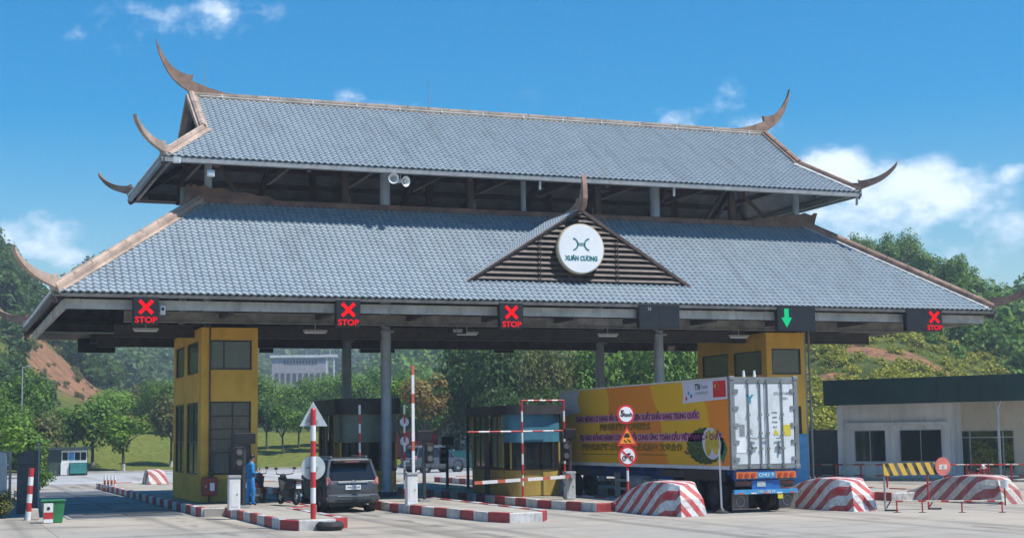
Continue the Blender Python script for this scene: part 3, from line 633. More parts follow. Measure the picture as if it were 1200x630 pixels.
for i, (px, py) in enumerate(((207, 187), (247, 203))):
    p = at_y(px, py, UY0+.15*i); t_ = thing('floodlight', ('small round white floodlight at the upper left eave corner', 'square white floodlight under the upper left eave')[i], 'lamp', p)
    MB().box(p.x-.14, p.x+.14, p.y-.06, p.y+.05, p.z-.13, p.z+.12).obj('case', m_white, t_, bevel=.03); MB().box(p.x-.10, p.x+.10, p.y-.075, p.y-.062, p.z-.09, p.z+.08).obj('lens', m_signback, t_); MB().box(p.x-.02, p.x+.02, p.y-.02, p.y+.02, p.z+.10, UZ+.05).obj('bracket', m_steel, t_)
p = at_y(189, 364, 51.2); t_ = thing('wall_camera', 'small white camera beside the leftmost lane signal', 'camera', p)
MB().box(p.x-.09, p.x+.09, 50.83, 50.905, p.z-.16, p.z+.16).obj('case', m_white, t_, bevel=.02); MB().cyl((p.x, 50.82, p.z+.03), (p.x, 50.835, p.z+.03), .05, .05, 12).obj('lens', m_black, t_)
# ------------------------------------------------------------------ control towers
EX, EY = Vector((1, 0, 0)), Vector((0, 1, 0))
def tower(name, label, x0, x1, y0, y1, z0, z1, front, left, cat='tower'):
    """front / left: openings (a0, a1, z0, z1, bars); hollow rendered box with real openings"""
    t = thing(name, label, cat, ((x0+x1)/2, (y0+y1)/2, z0)); th = .16
    mbb = MB(); wall_panel(mbb, (x0, y0, 0), EX, -EY, x1-x0, z0, z1, th, [o[:4] for o in front]); mbb.obj('front_wall', m_yellow, t)
    mbb = MB(); wall_panel(mbb, (x0, y1-th, 0), -EY, -EX, y1-y0-2*th, z0, z1, th, [o[:4] for o in left]); mbb.obj('side_wall', m_yellow, t)
    mbb = MB(); wall_panel(mbb, (x1, y0+th, 0), EY, EX, y1-y0-2*th, z0, z1, th, [o[:4] for o in left]); mbb.obj('side_wall', m_yellow, t)
    mbb = MB(); wall_panel(mbb, (x1, y1, 0), -EX, EY, x1-x0, z0, z1, th, [o[:4] for o in front]); mbb.obj('rear_wall', m_yellow, t)
    MB().box(x0+th, x1-th, y0+th, y1-th, z1-.14, z1-.02).obj('roof_slab', m_cream, t); zm = z0+(z1-z0)*.5
    MB().box(x0+th, x1-th, y0+th, y1-th, zm-.07, zm+.07).obj('floor_slab', m_cream, t)
    for o in front: window(t, (x0, y0, 0), EX, -EY, *o[:4], m_frame, m_glass_t if o[2] > 4 else m_glass, bars=o[4])
    for o in left: window(t, (x0, y1-th, 0), -EY, -EX, *o[:4], m_frame, m_glass_t if o[2] > 4 else m_glass, bars=o[4])
    for o in left: window(t, (x1, y0+th, 0), EY, EX, *o[:4], m_frame, m_glass_t if o[2] > 4 else m_glass, bars=o[4])
    for o in front: window(t, (x1, y1, 0), -EX, EY, *o[:4], m_frame, m_glass_t if o[2] > 4 else m_glass, bars=o[4])
    return t
TX0, TX1, TY0, TY1 = 8.95, 11.0, 54.35, 61.0
tw = tower('control_tower', 'yellow two-storey control tower with brown framed windows on the left island', TX0, TX1, TY0, TY1, .28, 6.55,
      [(.30, 1.83, 5.02, 6.10, ((.34,), ())), (.32, 1.81, 1.25, 3.88, ((.55,), (.30, .48, .62, .80)))],
      [(.35, 2.55, 4.93, 6.10, ((), ())), (3.2, 5.8, 4.93, 6.10, ((), ())), (.35, 2.55, 1.25, 3.88, ((.5,), (.45,))), (3.2, 5.8, 1.25, 3.88, ((.5,), (.45,)))])
MB().box(TX0-.003, TX0+1.22, TY0-.035, TY0-.002, .30, 1.10).obj('dado_panel', m_ochre, tw)
MB().box(TX0+1.05, TX0+1.80, TY0-.05, TY0-.01, .32, 2.25).obj('service_hatch', m_brownst, tw)
MB().cyl((TX0+.30, TY0-.06, .3), (TX0+.30, TY0-.06, 6.9), .03, .03, 8).obj('conduit', m_brownst, tw)
cu1 = MB()
for i in range(14):
    x = TX0+.95+i*.055; cu1.cyl((x, TY0+.45+.05*(i % 2), 1.3), (x, TY0+.45+.05*(i % 2), 3.8), .04, .04, 6)
cu1.obj('curtain', paint('grey_curtain', (.30, .30, .33), .9, dirt=0), tw)
a = at_y(236.5, 580, TY0-.12); b = at_y(254, 558.5, TY0-.12); eb = thing('extinguisher_cabinet', 'red fire extinguisher cabinet on the front of the left tower', 'cabinet', ((a.x+b.x)/2, TY0-.12, a.z))
MB().box(a.x, b.x, TY0-.26, TY0-.05, a.z, b.z).obj('case', paint('cabinet_red', (.26, .035, .022), .5, 0, .1), eb, bevel=.02); xm = (a.x+b.x)/2; zmid = (a.z+b.z)/2
MB().box(xm+.0, xm+.16, TY0-.268, TY0-.262, zmid-.16, zmid+.12).obj('notice', m_signwhite, eb); MB().cyl((xm-.14, TY0-.27, zmid-.05), (xm-.14, TY0-.27, zmid+.05), .02, .02, 8).obj('handle', m_chrome, eb)
MB().cyl((xm+.05, TY0-.15, b.z), (xm+.05, TY0-.15, b.z+.18), .10, .08, 14).obj('hose_reel', m_brownst, eb, smooth=True)
QX0, QX1 = 32.35, 34.18
def sp_(px, py): q = at_x(px, py, QX0); return q.y, q.z
y_a, z_a = sp_(892, 410); y_b, z_b = sp_(860, 441); y_c, z_c = sp_(853, 414); y_d, z_d = sp_(823, 443)
f0 = at_y(904, 408, TY0); f1 = at_y(939, 438.5, TY0)
tw2 = tower('control_tower', 'yellow control tower behind the container truck on the right', QX0, QX1, TY0, 60.4, .28, 6.62,
      [(f0.x-QX0, f1.x-QX0, f1.z, f0.z, ((), ())), (.25, 1.60, 1.25, 3.55, ((.5,), (.45,)))],
      [(60.4-.16-y_b, 60.4-.16-y_a, z_b, z_a, ((), ())), (max(.2, 60.4-.16-y_d), 60.4-.16-y_c, z_d, z_c, ((), ())), (.5, 2.4, 1.25, 3.55, ((.5,), (.45,))), (3.0, 5.2, 1.25, 3.55, ((.5,), (.45,)))])
MB().box(QX0+.9, QX1-.004, TY0-.03, TY0-.004, .30, 2.4).obj('blue_panel', m_bluel, tw2)
# ------------------------------------------------------------------ traffic islands with painted kerb stones
m_kr = paint('kerb_red', (.38, .035, .038), .6, 0, .2, 2, .65, dirtcol=(.14, .10, .09)); m_kw = paint('kerb_white', (.56, .55, .53), .65, 0, .15, 2, .65, dirtcol=(.18, .16, .14))
KH = .28
def kerb_run(parent, pts, seg=1.0, closed=False, w=.22, start=0, flip=False):
    k = start
    for p0, p1 in zip(pts[:-1], pts[1:]):
        p0 = Vector((*p0, 0)); p1 = Vector((*p1, 0)); d = p1-p0; n = max(1, round(d.length/seg)); u = d.normalized(); nn = Vector((-u.y, u.x, 0))
        for i in range(n):
            c_ = p0+d*((i+.5)/n)+nn*(w/2); MB().obox((c_.x, c_.y, -.05), u, nn, d.length/n-.018, w, KH+.05+.006*((k*7) % 3)).obj('kerb_stone', m_kr if (k % 2) == 0 else m_kw, parent, bevel=.025); k += 1
    return k
def island(label, outline, seg=1.0, start=0):
    xs = [p[0] for p in outline]; ys = [p[1] for p in outline]; t = thing('traffic_island', label, 'traffic island', ((min(xs)+max(xs))/2, (min(ys)+max(ys))/2, 0))
    o2 = outline; n = len(o2); cx = sum(xs)/n; cy = sum(ys)/n
    MB().prism([(x+(.1 if x < cx else -.1), y+(.1 if y < 48 else -.1), -.04) for x, y in o2], (0, 0, KH+.015)).obj('island_top', m_kerbc, t)
    kerb_run(t, outline+[outline[0]], seg, start=start, w=-.10 if False else .2); return t
# outlines run counter-clockwise (kerbs sit inside the edge)
isl1 = island('red and white kerbed island carrying the left control tower', [(8.25,84),(8.25,50.0),(9.02,49.9),(9.02,41.5),(9.35,40.6),(10.4,40.55),(10.95,41.4),(10.95,48.6),(12.0,49.4),(12.0,84)], 1.05, 1)
isl2 = island('red and white kerbed island with the raised barrier, carrying the tall front column', [(14.55,80),(14.55,48.5),(15.2,41.6),(15.55,40.7),(16.6,40.7),(17.1,41.6),(17.25,48.5),(17.25,80)], 1.05, 1)
isl3 = island('red and white kerbed island carrying the toll booth beside the truck', [(19.55,80),(19.55,48.5),(20.05,44.6),(22.2,44.6),(22.35,48.5),(22.35,80)], 1.05, 0)
isl4 = island('kerbed island on the far side of the container truck', [(26.1,80),(26.1,44.3),(28.3,44.3),(28.6,48),(28.6,80)], 1.05, 0)
isl5 = island('kerbed island carrying the right control tower', [(31.8,80),(31.8,45.2),(34.3,45.2),(34.6,48),(34.6,80)], 1.05, 0)
# ------------------------------------------------------------------ striped concrete wedge blocks
def wedge(label, x0, x1, ynose, length, h, mat, group='striped crash blocks at the island noses'):
    t = thing('crash_block', label, 'crash block', ((x0+x1)/2, ynose+length/2, 0), group=group); w = x1-x0; L = length; n = 14; vs = []; fs = []
    secs = []
    for i in range(n+1):
        s = i/n; y = ynose+L*(1-s); zt = .30+(h-.30)*math.sin(min(1, s/.72)*math.pi/2)**1.1
        ins = .10+.12*(zt/h); e = 0
        if s > .86: e = (s-.86)/.14
        zt2 = zt-.10*e*e; xa, xb = x0+.42*e**1.6*.6, x1-.42*e**1.6*.6
        secs.append([(xa, y, 0), (xa+ins*.55, y+(.0), zt2*.72), (xa+ins, y, zt2), ((xa+xb)/2, y, zt2+.03), (xb-ins, y, zt2), (xb-ins*.55, y, zt2*.72), (xb, y, 0)])
    for s_ in secs: vs += s_
    k = 7
    for i in range(n):
        for j in range(k-1): a = i*k+j; fs.append((a, a+1, a+k+1, a+k))
    fs.append(tuple(range(k-1, -1, -1))); nose = list(range(n*k, n*k+k)); tip = len(vs)
    # sloping, slightly bulged nose
    front = [(x0+.28, ynose-.42, 0), (x0+.33, ynose-.30, h*.5), (x1-.33, ynose-.30, h*.5), (x1-.28, ynose-.42, 0)]
    vs += front; f = tip
    fs += [(nose[0], nose[1], f+1, f), (nose[1], nose[2], f+1), (nose[2], nose[3], nose[4], f+2, f+1), (nose[4], nose[5], f+2), (nose[5], nose[6], f+3, f+2), (f, f+1, f+2, f+3)]
    MB().add(vs, fs).obj('block_body', mat, t, bevel=.03); return t
m_blk = stripes('red_white_block_stripes', (.48, .035, .04), (.66, .66, .65), (.9, .55, .58), .40, .48, .6, .1, .60, -.08)
m_blk2 = stripes('dusty_block_stripes', (.36, .06, .06), (.58, .54, .49), (.9, .55, .58), .46, .48, .7, .35, .55, -.08)
wedge('striped crash block between the three-sign post and the truck', 20.7, 22.15, 40.9, 4.2, 1.02, m_blk)
wedge('striped crash block right of the truck, beside the yellow and black barrier board', 26.45, 27.9, 40.4, 4.2, 1.0, m_blk)
wedge('dusty striped crash block in front of the office glass door', 32.75, 34.2, 41.2, 4.6, .92, m_blk2)
# ------------------------------------------------------------------ toll booths
def booth(label, x0, x1, y0, y1, ztop, zroof, body, upper_m, rad=.55):
    t = thing('toll_booth', label, 'toll booth', ((x0+x1)/2, (y0+y1)/2, KH)); z0 = KH; zb = 1.22
    def front(e):                                  # rounded bay towards the traffic
        pts = []
        for cx_, a0_, a1_ in ((x0+rad, 180, 270), (x1-rad, 270, 360)):
            for k in range(9): a_ = R(a0_+(a1_-a0_)*k/8); pts.append((cx_+(rad+e)*math.cos(a_), y0+rad+(rad+e)*math.sin(a_)))
        return pts
    def outline(e): return front(e)+[(x1+e, y1+e), (x0-e, y1+e)]
    def bay(e): return front(e)+[(x1+e, y0+1.0), (x0-e, y0+1.0)]
    MB().prism([(x, y, z0) for x, y in outline(0)], (0, 0, zb-z0)).obj('base_wall', body, t, smooth=True)
    MB().prism([(x, y, zb) for x, y in outline(.03)], (0, 0, .05)).obj('sill', m_frame, t, smooth=True)
    MB().prism([(x, y, zroof) for x, y in outline(.20)], (0, 0, ztop-zroof)).obj('roof', m_boothroof, t, smooth=True)
    zs = zb+(zroof-zb)*.50
    MB().prism([(x, y, zs) for x, y in bay(.012)], (0, 0, zroof-zs-.003)).obj('header_panel', upper_m, t, smooth=True)
    MB().prism([(x, y, zb+.05) for x, y in bay(-.03)], (0, 0, zs-zb-.053)).obj('bay_window', m_glass_d, t, smooth=True)
    f = front(-.01)
    for k in (2, 7, 10, 15): MB().box(f[k][0]-.03, f[k][0]+.03, f[k][1]-.03, f[k][1]+.03, zb+.05, zs).obj('mullion', m_frame if k in (7, 10) else body, t)
    for px_, py_ in ((x0+.05, y0+1.06), (x1-.05, y0+1.06), (x0+.05, y1-.06), (x1-.05, y1-.06)): MB().box(px_-.06, px_+.06, py_-.06, py_+.06, zb+.05, zroof).obj('corner_post', body, t)
    L_ = y1-y0-1.12; a1 = L_*.44
    window(t, (x0, y1, 0), -EY, -EX, .13, a1, zb+.05, zroof-.005, m_frame, m_glass, bars=((.5,), (.62,)))
    window(t, (x0, y1, 0), -EY, -EX, a1+.55, L_, zb+.05, zroof-.005, m_frame, m_glass, bars=((.5,), (.62,)))
    MB().box(x0-.03, x0-.005, y1-a1-.52, y1-a1-.03, z0+.02, zroof-.05).obj('door', m_brownst, t)
    MB().box(x1-.10, x1-.04, y0+1.13, y1-.13, zb+.05, zroof).obj('far_wall', body, t); MB().box(x0+.12, x1-.12, y1-.10, y1-.04, zb+.05, zroof-1.0).obj('rear_wall', body, t)
    return t
m_boothroof = paint('dark_booth_roof', (.038, .034, .034), .6, 0, .2)
b3 = gnd(596, 580.5, KH)
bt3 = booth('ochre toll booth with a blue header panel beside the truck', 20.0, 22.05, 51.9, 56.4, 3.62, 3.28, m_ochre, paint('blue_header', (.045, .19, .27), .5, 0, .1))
bt2 = booth('yellow toll booth behind the tall front column and the dark car', 14.75, 17.05, 56.8, 60.4, 4.02, 3.42, m_yellow, paint('grey_green_header', (.16, .19, .15), .5, 0, .1), .3)
# ------------------------------------------------------------------ barriers, poles, terminals on the islands
def banded_pole(t, x, y, z0, z1, r, n=6, name='pole', first=0, mat_a=None, mat_b=None):
    h = (z1-z0)/n
    for i in range(n): MB().cyl((x, y, z0+i*h), (x, y, z0+(i+1)*h), r, r, 12).obj('red_band' if (i+first) % 2 == 0 else 'white_band', (mat_a or m_red) if (i+first) % 2 == 0 else (mat_b or m_white), t, smooth=True)
def barrier_box(t, x, y, z0, h=.98, w=.34, d=.30, mat=None):
    MB().box(x-w/2, x+w/2, y-d/2, y+d/2, z0, z0+h).obj('cabinet', mat or m_white, t, bevel=.03); MB().box(x-w/2-.02, x+w/2+.02, y-d/2-.02, y+d/2+.02, z0+h, z0+h+.10).obj('cabinet_lid', m_steel, t, bevel=.02)
    MB().box(x-w*.32, x+w*.32, y-d/2-.008, y-d/2-.001, z0+.12, z0+h*.78).obj('cabinet_door', mat or m_white, t); MB().cyl((x+w*.2, y-d/2-.02, z0+h*.5), (x+w*.2, y-d/2, z0+h*.5), .02, .02, 8).obj('lock', m_black, t)
p = gnd(274, 597.5, KH); t_ = thing('barrier_machine', 'short white barrier machine cabinet without an arm beside the left tower', 'barrier', p); barrier_box(t_, p.x, p.y, KH, 1.0, .36, .3)
p = gnd(482, 590.5, KH); t_ = thing('barrier_gate', 'white barrier machine with its red and white arm raised upright', 'barrier', p); barrier_box(t_, p.x, p.y, KH, .95, .36, .32)
m_redfade = paint('faded_red_paint', (.55, .12, .07), .5, 0, .15)
ztop = at_y(483, 428, p.y).z; n_ = 12
for i in range(n_):
    za = 1.1+(ztop-1.1)*i/n_; zb_ = 1.1+(ztop-1.1)*(i+(1))/n_; MB().box(p.x+.03, p.x+.12, p.y-.05, p.y+.03, za, zb_-.002).obj('arm_segment', m_redfade if i in (3, 8, 11) else m_white, t_)
MB().cyl((p.x+.08, p.y-.14, 1.15), (p.x+.08, p.y+.1, 1.15), .09, .09, 14).obj('pivot', m_steel, t_, smooth=True)
p = gnd(663, 585, KH); p = Vector((20.75, 48.4, KH)); t_ = thing('barrier_gate', 'barrier machine with its red and white arm lowered in front of the toll booth', 'barrier', p); barrier_box(t_, p.x, p.y, KH, .85, .34, .32, m_steel_l)
tip = at_y(556, 565.5, 48.1); root = Vector((p.x, 48.15, at_y(662, 558, 48.1).z)); d_ = tip-root; n_ = 13
for i in range(n_): MB().beam(root+d_*(i/n_), root+d_*((i+.995)/n_), .05, .11).obj('arm_segment', m_white if i % 3 else m_redfade, t_)
MB().cyl((p.x, 48.05, root.z), (p.x, 48.35, root.z), .09, .09, 14).obj('pivot', m_steel, t_, smooth=True)
MB().tube([(p.x-.28, 48.2, KH+.02), (p.x-.5, 48.2, KH+.3), (p.x-.26, 48.2, KH+.5), (p.x-.45, 48.2, KH+.65)], .02, 6).obj('cable_loop', m_black, t_)
def frame_gate(label, posts, bars, r=.038):
    t = thing('height_frame', label, 'height frame', posts[0][0])
    for (q, zt, n) in posts: banded_pole(t, q[0], q[1], KH, zt, r, n)
    for (a, b, n) in bars:
        a = Vector(a); b = Vector(b)
        for i in range(n): MB().cyl(a+(b-a)*(i/n), a+(b-a)*((i+.99)/n), r*.8, r*.8, 10).obj('cross_bar', m_red if i % 2 == 0 else m_white, t, smooth=True)
    return t
pa = Vector((20.2, 51.3, KH)); zt = at_y(612, 469, 51.3).z; zx = at_y(612, 505, 51.3).z
xa = at_y(548, 505, 51.3).x; xb = at_y(661, 505, 51.3).x; xp = at_y(612, 520, 51.3).x
frame_gate('red and white tube height frame in front of the blue toll booth', [((xp, 51.3, KH), zt, 9), ((xb, 51.3, KH), zt, 9)], [((xp, 51.3, zt), (xb, 51.3, zt), 7), ((xa, 51.3, zx), (xb, 51.3, zx), 9)])
for lab, px, Y, pyt in (('thin red and white banded pole just left of the tall front column', 421.5, 52.6, 474), ('thin red and white banded pole just right of the tall front column', 474, 53.0, 474)):
    xq = at_y(px, 520, Y).x; t_ = thing('banded_pole', lab, 'pole', (xq, Y, KH)); zt_ = at_y(px, pyt, Y).z; banded_pole(t_, xq, Y, KH, zt_, .042, 10)
    if px > 450:
        for zz in (2.35, 3.05): MB().cyl((xq, Y-.02, zz), (xq, Y+.04, zz), .17, .17, 18).obj('round_plate', m_signback, t_)
m_lens = paint('dull_lens', (.10, .10, .10), .3, dirt=.2)
def terminal(label, px, Y, ytop, ybot=None, w=.5, side=1):
    x = at_y(px, 540, Y).x; zt_ = at_y(px, ytop, Y).z; t = thing('card_terminal', label, 'terminal', (x, Y, KH))
    MB().box(x-.05, x+.05, Y-.05, Y+.05, KH, zt_-.35).obj('pole', m_dark, t); MB().box(x-w/2, x+w/2, Y-.12, Y+.06, zt_-.36, zt_).obj('display_box', m_black, t, bevel=.02)
    MB().box(x-.18*side-.15, x-.18*side+.15, Y-.10, Y+.10, zt_-1.15, zt_-.45).obj('signal_head', m_black, t, bevel=.02)
    for k in range(2): MB().cyl((x-.18*side, Y-.14, zt_-.63-.34*k), (x-.18*side, Y-.10, zt_-.63-.34*k), .10, .10, 16).obj('lens', m_lens, t, smooth=True)
    MB().box(x-.20, x+.20, Y-.16, Y+.16, KH, KH+.06).obj('base_plate', m_steel, t); return t
terminal('dark display post with twin signal lamps in front of the left tower', 286, 49.9, 507, w=.72)
terminal('dark display post between the upright barrier and the far car', 497, 50.2, 504, w=.55, side=-1)
terminal('dark signal post standing left of the blue toll booth', 524, 61.3, 511, w=.55)
terminal('dark signal post between the blue toll booth and the truck', 668, 50.2, 502, w=.45)
xq = at_y(548, 520, 60.2).x; t_ = thing('frame_post', 'plain dark post at the left edge of the blue toll booth', 'post', (xq, 60.2, KH)); MB().box(xq-.05, xq+.05, 60.15, 60.25, KH, 3.9).obj('shaft', m_dark, t_); MB().box(xq-.14, xq+.14, 60.06, 60.34, KH, KH+.03).obj('base_plate', m_dark, t_)
# ------------------------------------------------------------------ road signs
Y = 41.25; xs_ = at_y(367, 560, Y).x; t_ = thing('sign_post', 'red and white pole with triangle and round signs seen from behind on the left island', 'sign', (xs_, Y, KH))
zt = at_y(367, 480, Y).z; banded_pole(t_, xs_, Y, KH, zt, .075, 7, first=0, mat_b=m_white)
MB().cyl((xs_, Y, zt), (xs_, Y, zt+.05), .08, .05, 12).obj('cap', m_red, t_)
ta = at_y(367, 470, Y+.1); tl = at_y(351, 499, Y+.1); tr = at_y(384, 499, Y+.1)
MB().prism([(ta.x, Y+.10, ta.z), (tl.x, Y+.10, tl.z), (tr.x, Y+.10, tr.z)], (0, .012, 0)).obj('triangle_plate', m_signback, t_, bevel=.004)
rc = at_y(367, 547.5, Y+.1); MB().cyl((rc.x, Y+.10, rc.z), (rc.x, Y+.112, rc.z), .345, .345, 40).obj('round_plate', m_signback, t_)
for z in (ta.z-.55, rc.z): MB().box(xs_-.16, xs_+.16, Y+.05, Y+.10, z-.03, z+.03).obj('clamp', m_steel, t_)
ty = thing('tyre', 'old car tyre lying against the nose of the left island', 'tyre', gnd(381, 617.5)); q = Vector((10.18, 40.42, 0)); ty.location = q
MB().torus((q.x, q.y, .12), (0, 0, 1), .27, .12, 28, 10).obj('tyre_ring', m_rubber, ty, smooth=True); MB().torus((q.x, q.y, .20), (0, 0, 1), .27, .045, 28, 6).obj('tread_edge', m_rubber, ty, smooth=True)
Y = 44.25; xs_ = at_y(734.5, 540, Y).x; t_ = thing('sign_post', 'post with 5km/h, slippery road and no motorbike signs beside the truck', 'sign', (xs_, Y, KH))
banded_pole(t_, xs_+.02, Y, .30, at_y(735, 477, Y).z, .04, 9, first=1)
def disc_sign(px, py, rpx, name, inner=.80):
    q = at_y(px, py, Y-.08); r_ = rpx; o = MB().cyl((q.x, Y-.075, q.z), (q.x, Y-.06, q.z), r_, r_, 40).obj(name, m_signred, t_)
    MB().cyl((q.x, Y-.084, q.z), (q.x, Y-.078, q.z), r_*inner, r_*inner, 40).obj('white_face', m_signwhite, o); return q, o
q, o = disc_sign(733.5, 485, .315, 'speed_sign', .78); text_obj('5', .27, m_ink, o, (q.x-.13, Y-.088, q.z+.02), EX, (0,0,1), 'numeral', bold=.012); text_obj('km/h', .17, m_ink, o, (q.x+.085, Y-.088, q.z-.02), EX, (0,0,1), 'lettering', bold=.006, width=.29)
q = at_y(735, 512, Y-.08); m_signor = paint('sign_orange', (.80, .30, .02), .4, 0, .05, dirt=.05)
tri = lambda s_, y_: [(q.x-.37*s_, y_, q.z-.27*s_-.0), (q.x+.37*s_, y_, q.z-.27*s_), (q.x, y_, q.z+.36*s_)]
o = MB().prism(tri(1, Y-.06), (0, -.014, 0)).obj('warning_sign', m_signred, t_); MB().prism(tri(.74, Y-.076), (0, -.006, 0)).obj('orange_face', m_signor, o)
MB().box(q.x-.11, q.x+.09, Y-.088, Y-.084, q.z-.0, q.z+.08).box(q.x-.07, q.x+.05, Y-.088, Y-.084, q.z+.08, q.z+.13).obj('car_symbol', m_ink, o)
MB().beam((q.x-.12, Y-.086, q.z-.09), (q.x-.02, Y-.086, q.z-.16), .004, .035).beam((q.x-.0, Y-.086, q.z-.06), (q.x+.13, Y-.086, q.z-.16), .004, .035).obj('skid_marks', m_ink, o)
q, o = disc_sign(735.5, 534, .325, 'no_motorbike_sign', .78)
mbb = MB()
for dx in (-.12, .13): mbb.torus((q.x+dx, Y-.088, q.z-.06), (0, 1, 0), .065, .016, 18, 5)
mbb.beam((q.x-.12, Y-.088, q.z-.06), (q.x+.05, Y-.088, q.z+.02), .006, .04).beam((q.x+.02, Y-.088, q.z+.02), (q.x+.13, Y-.088, q.z-.06), .006, .03).beam((q.x-.05, Y-.088, q.z+.05), (q.x+.10, Y-.088, q.z+.08), .006, .06).obj('motorbike_symbol', m_ink, o)
MB().beam((q.x-.19, Y-.096, q.z+.17), (q.x+.19, Y-.096, q.z-.17), .006, .05).obj('red_slash', m_signred, o)
# ------------------------------------------------------------------ container truck
TXL, TXR, TYR, TYF, TZ0, TZ1 = 23.18, 25.60, 41.2, 54.85, 1.36, 4.22
truck = thing('container_truck', 'articulated truck with a white container wearing a yellow durian banner', 'truck', ((TXL+TXR)/2, 49, 0))
m_contw = paint('white_container_paint', (.62, .66, .68), .5, 0, .08, 1.2, .28, dirtcol=(.22, .21, .19)); m_contg = paint('container_grey_frame', (.22, .235, .24), .5, .2, .12)
cont = MB().box(TXL+.02, TXR-.02, TYR+.08, TYF, TZ0, TZ1-.02).obj('container', m_contw, truck)
for x in (TXL+.06, TXR-.06): MB().box(x-.07, x+.07, TYR, TYR+.14, TZ0, TZ1).obj('corner_post', m_contg, cont)
MB().box(TXL+.13, TXR-.13, TYR+.01, TYR+.10, TZ1-.20, TZ1+.0).obj('door_header', m_contg, cont); MB().box(TXL+.13, TXR-.13, TYR+.01, TYR+.10, TZ0, TZ0+.13).obj('door_sill', m_contg, cont)
for x in (TXL+.06, TXR-.06):
    for z in (TZ0-.03, TZ1-.10): MB().box(x-.09, x+.09, TYR-.02, TYR+.16, z, z+.13).obj('corner_casting', m_contg, cont, bevel=.02)
xm = (TXL+TXR)/2
for s in (-1, 1):
    xa, xb = (TXL+.15, xm-.012) if s < 0 else (xm+.012, TXR-.15)
    dr = MB().box(xa, xb, TYR+.02, TYR+.075, TZ0+.14, TZ1-.21).obj('door', m_contw, cont, bevel=.012)
for fx in (.26, .42, .58, .76):
    x = TXL+(TXR-TXL)*fx if fx != .42 else xm-.16
    if fx == .58: x = xm+.10
    rod = MB().cyl((x, TYR-.015, TZ0+.05), (x, TYR-.015, TZ1-.08), .022, .022, 8).obj('lock_rod', m_contg, cont, smooth=True)
    for z in (TZ0+.10, TZ0+.62, TZ0+1.1, TZ0+1.68, TZ1-.16): MB().box(x-.05, x+.05, TYR-.035, TYR+.02, z-.035, z+.035).obj('rod_bracket', m_contg, cont)
    MB().beam((x, TYR-.03, TZ0+.95), (x+(.26 if fx < .5 else -.26), TYR-.035, TZ0+.93), .02, .035).obj('lock_handle', m_contg, cont)
for x in (TXL+.17, TXR-.17):
    for k in range(5): z = TZ0+.30+k*.53; MB().box(x-.10, x+.10, TYR-.012, TYR+.018, z-.06, z+.06).obj('hinge', m_contg, cont)
m_dblue = paint('blue_print', (.02, .26, .40), .5, dirt=0); m_print = paint('grey_print', (.22, .23, .24), .6, dirt=0); m_yel = paint('yellow_print', (.62, .50, .04), .5, 0, .05, dirt=.1)
yt = TYR+.016
text_obj('Y', .34, m_dblue, cont, (TXL+.70, yt, TZ1-.70), EX, (0,0,1), 'door_letter', bold=.02)
text_obj('SZLU 918034', .12, m_print, cont, (TXR-.52, yt, TZ1-.52), EX, (0,0,1), 'door_lettering'); text_obj('45R1', .11, m_print, cont, (TXR-.45, yt, TZ1-.68), EX, (0,0,1), 'door_lettering')
for k, s_ in enumerate(('34000', '4800', '29200', '86.0')): text_obj(s_, .085, m_print, cont, (xm+.36, yt, TZ1-1.12-k*.15), EX, (0,0,1), 'door_lettering')
MB().box(TXL+.30, TXL+.48, yt-.004, yt+.002, TZ0+1.02, TZ0+1.38).obj('grey_notice', m_print, cont); MB().box(TXL+.18, TXL+.50, yt-.006, yt+.0, TZ0+.50, TZ0+.95).obj('pale_notice', m_signwhite, cont)
MB().box(TXR-.62, TXR-.28, yt-.004, yt+.002, TZ0+1.02, TZ0+1.36).obj('yellow_notice', m_yel, cont); MB().prism([(xm+.28, yt, TZ0+1.04), (xm+.50, yt, TZ0+1.04), (xm+.39, yt, TZ0+1.24)], (0, -.004, 0)).obj('warning_label', m_yel, cont)
for x in (TXL+.72, xm+.50): 
    text_obj('E', .22, m_print, cont, (x, yt, TZ0+1.15), EX, (0,0,1), 'door_letter') if x < xm else None
    MB().box(x-.14, x+.16, TYR-.03, TYR+.018, TZ0+.62, TZ0+.68).box(x-.05, x+.0, TYR-.03, TYR+.018, TZ0+.45, TZ0+.85).obj('lock_box', m_contg, cont)
for px in (871.5, 884): 
    q = at_y(px, 440, TYR+.35); MB().cyl((q.x, TYR+.35, TZ1-.02), (q.x, TYR+.35, TZ1+.22), .05, .03, 10).obj('roof_vent', m_white, cont)
# --- banner on the left side
XB = TXL-.0
YW = Vector((0, -1, 0)); ZW = Vector((0, 0, 1))
bx = TXL+.004; BL = TYF-TYR-.15
def banner_mat():
    t = NT('printed_banner'); p_ = t.xyz(t.coord('Object')); v = t.coord('Object')
    wv = t.noise(v, .35, 2, .4); f = t.M('ADD', t.M('MULTIPLY', p_[1], -.16), t.M('ADD', t.M('MULTIPLY', p_[2], .10), t.M('MULTIPLY', wv, 1.1)))
    s = t.M('SINE', t.M('MULTIPLY', f, 5.2)); k = t.ramp(s, -.1, .1)
    c = t.mix(k, (.82, .255, .014), (.82, .47, .010)); n = t.noise(v, 30, 3); c = t.mix(t.M('MULTIPLY', n, .15), c, (.45, .12, .01))
    wr = t.noise(v, 1.6, 4, .6, (1, 1, .3)); t.bsdf(c, .45, 0, .5, wr, .3, .03); return t.m
ban = MB().box(bx-.03, bx-.002, TYR+.12, TYF-.02, TZ0+.10, TZ1-.04).obj('banner', banner_mat(), truck)
MB().box(bx-.032, bx-.001, TYR+.12, TYF-.02, TZ0-.02, TZ0+.095).obj('bottom_rail', m_white, truck)
MB().box(TXL+.0, TXL+.08, TYR+.15, TYF, TZ1-.035, TZ1+.01).obj('top_rail', m_white, truck)
xs_ = bx-.034
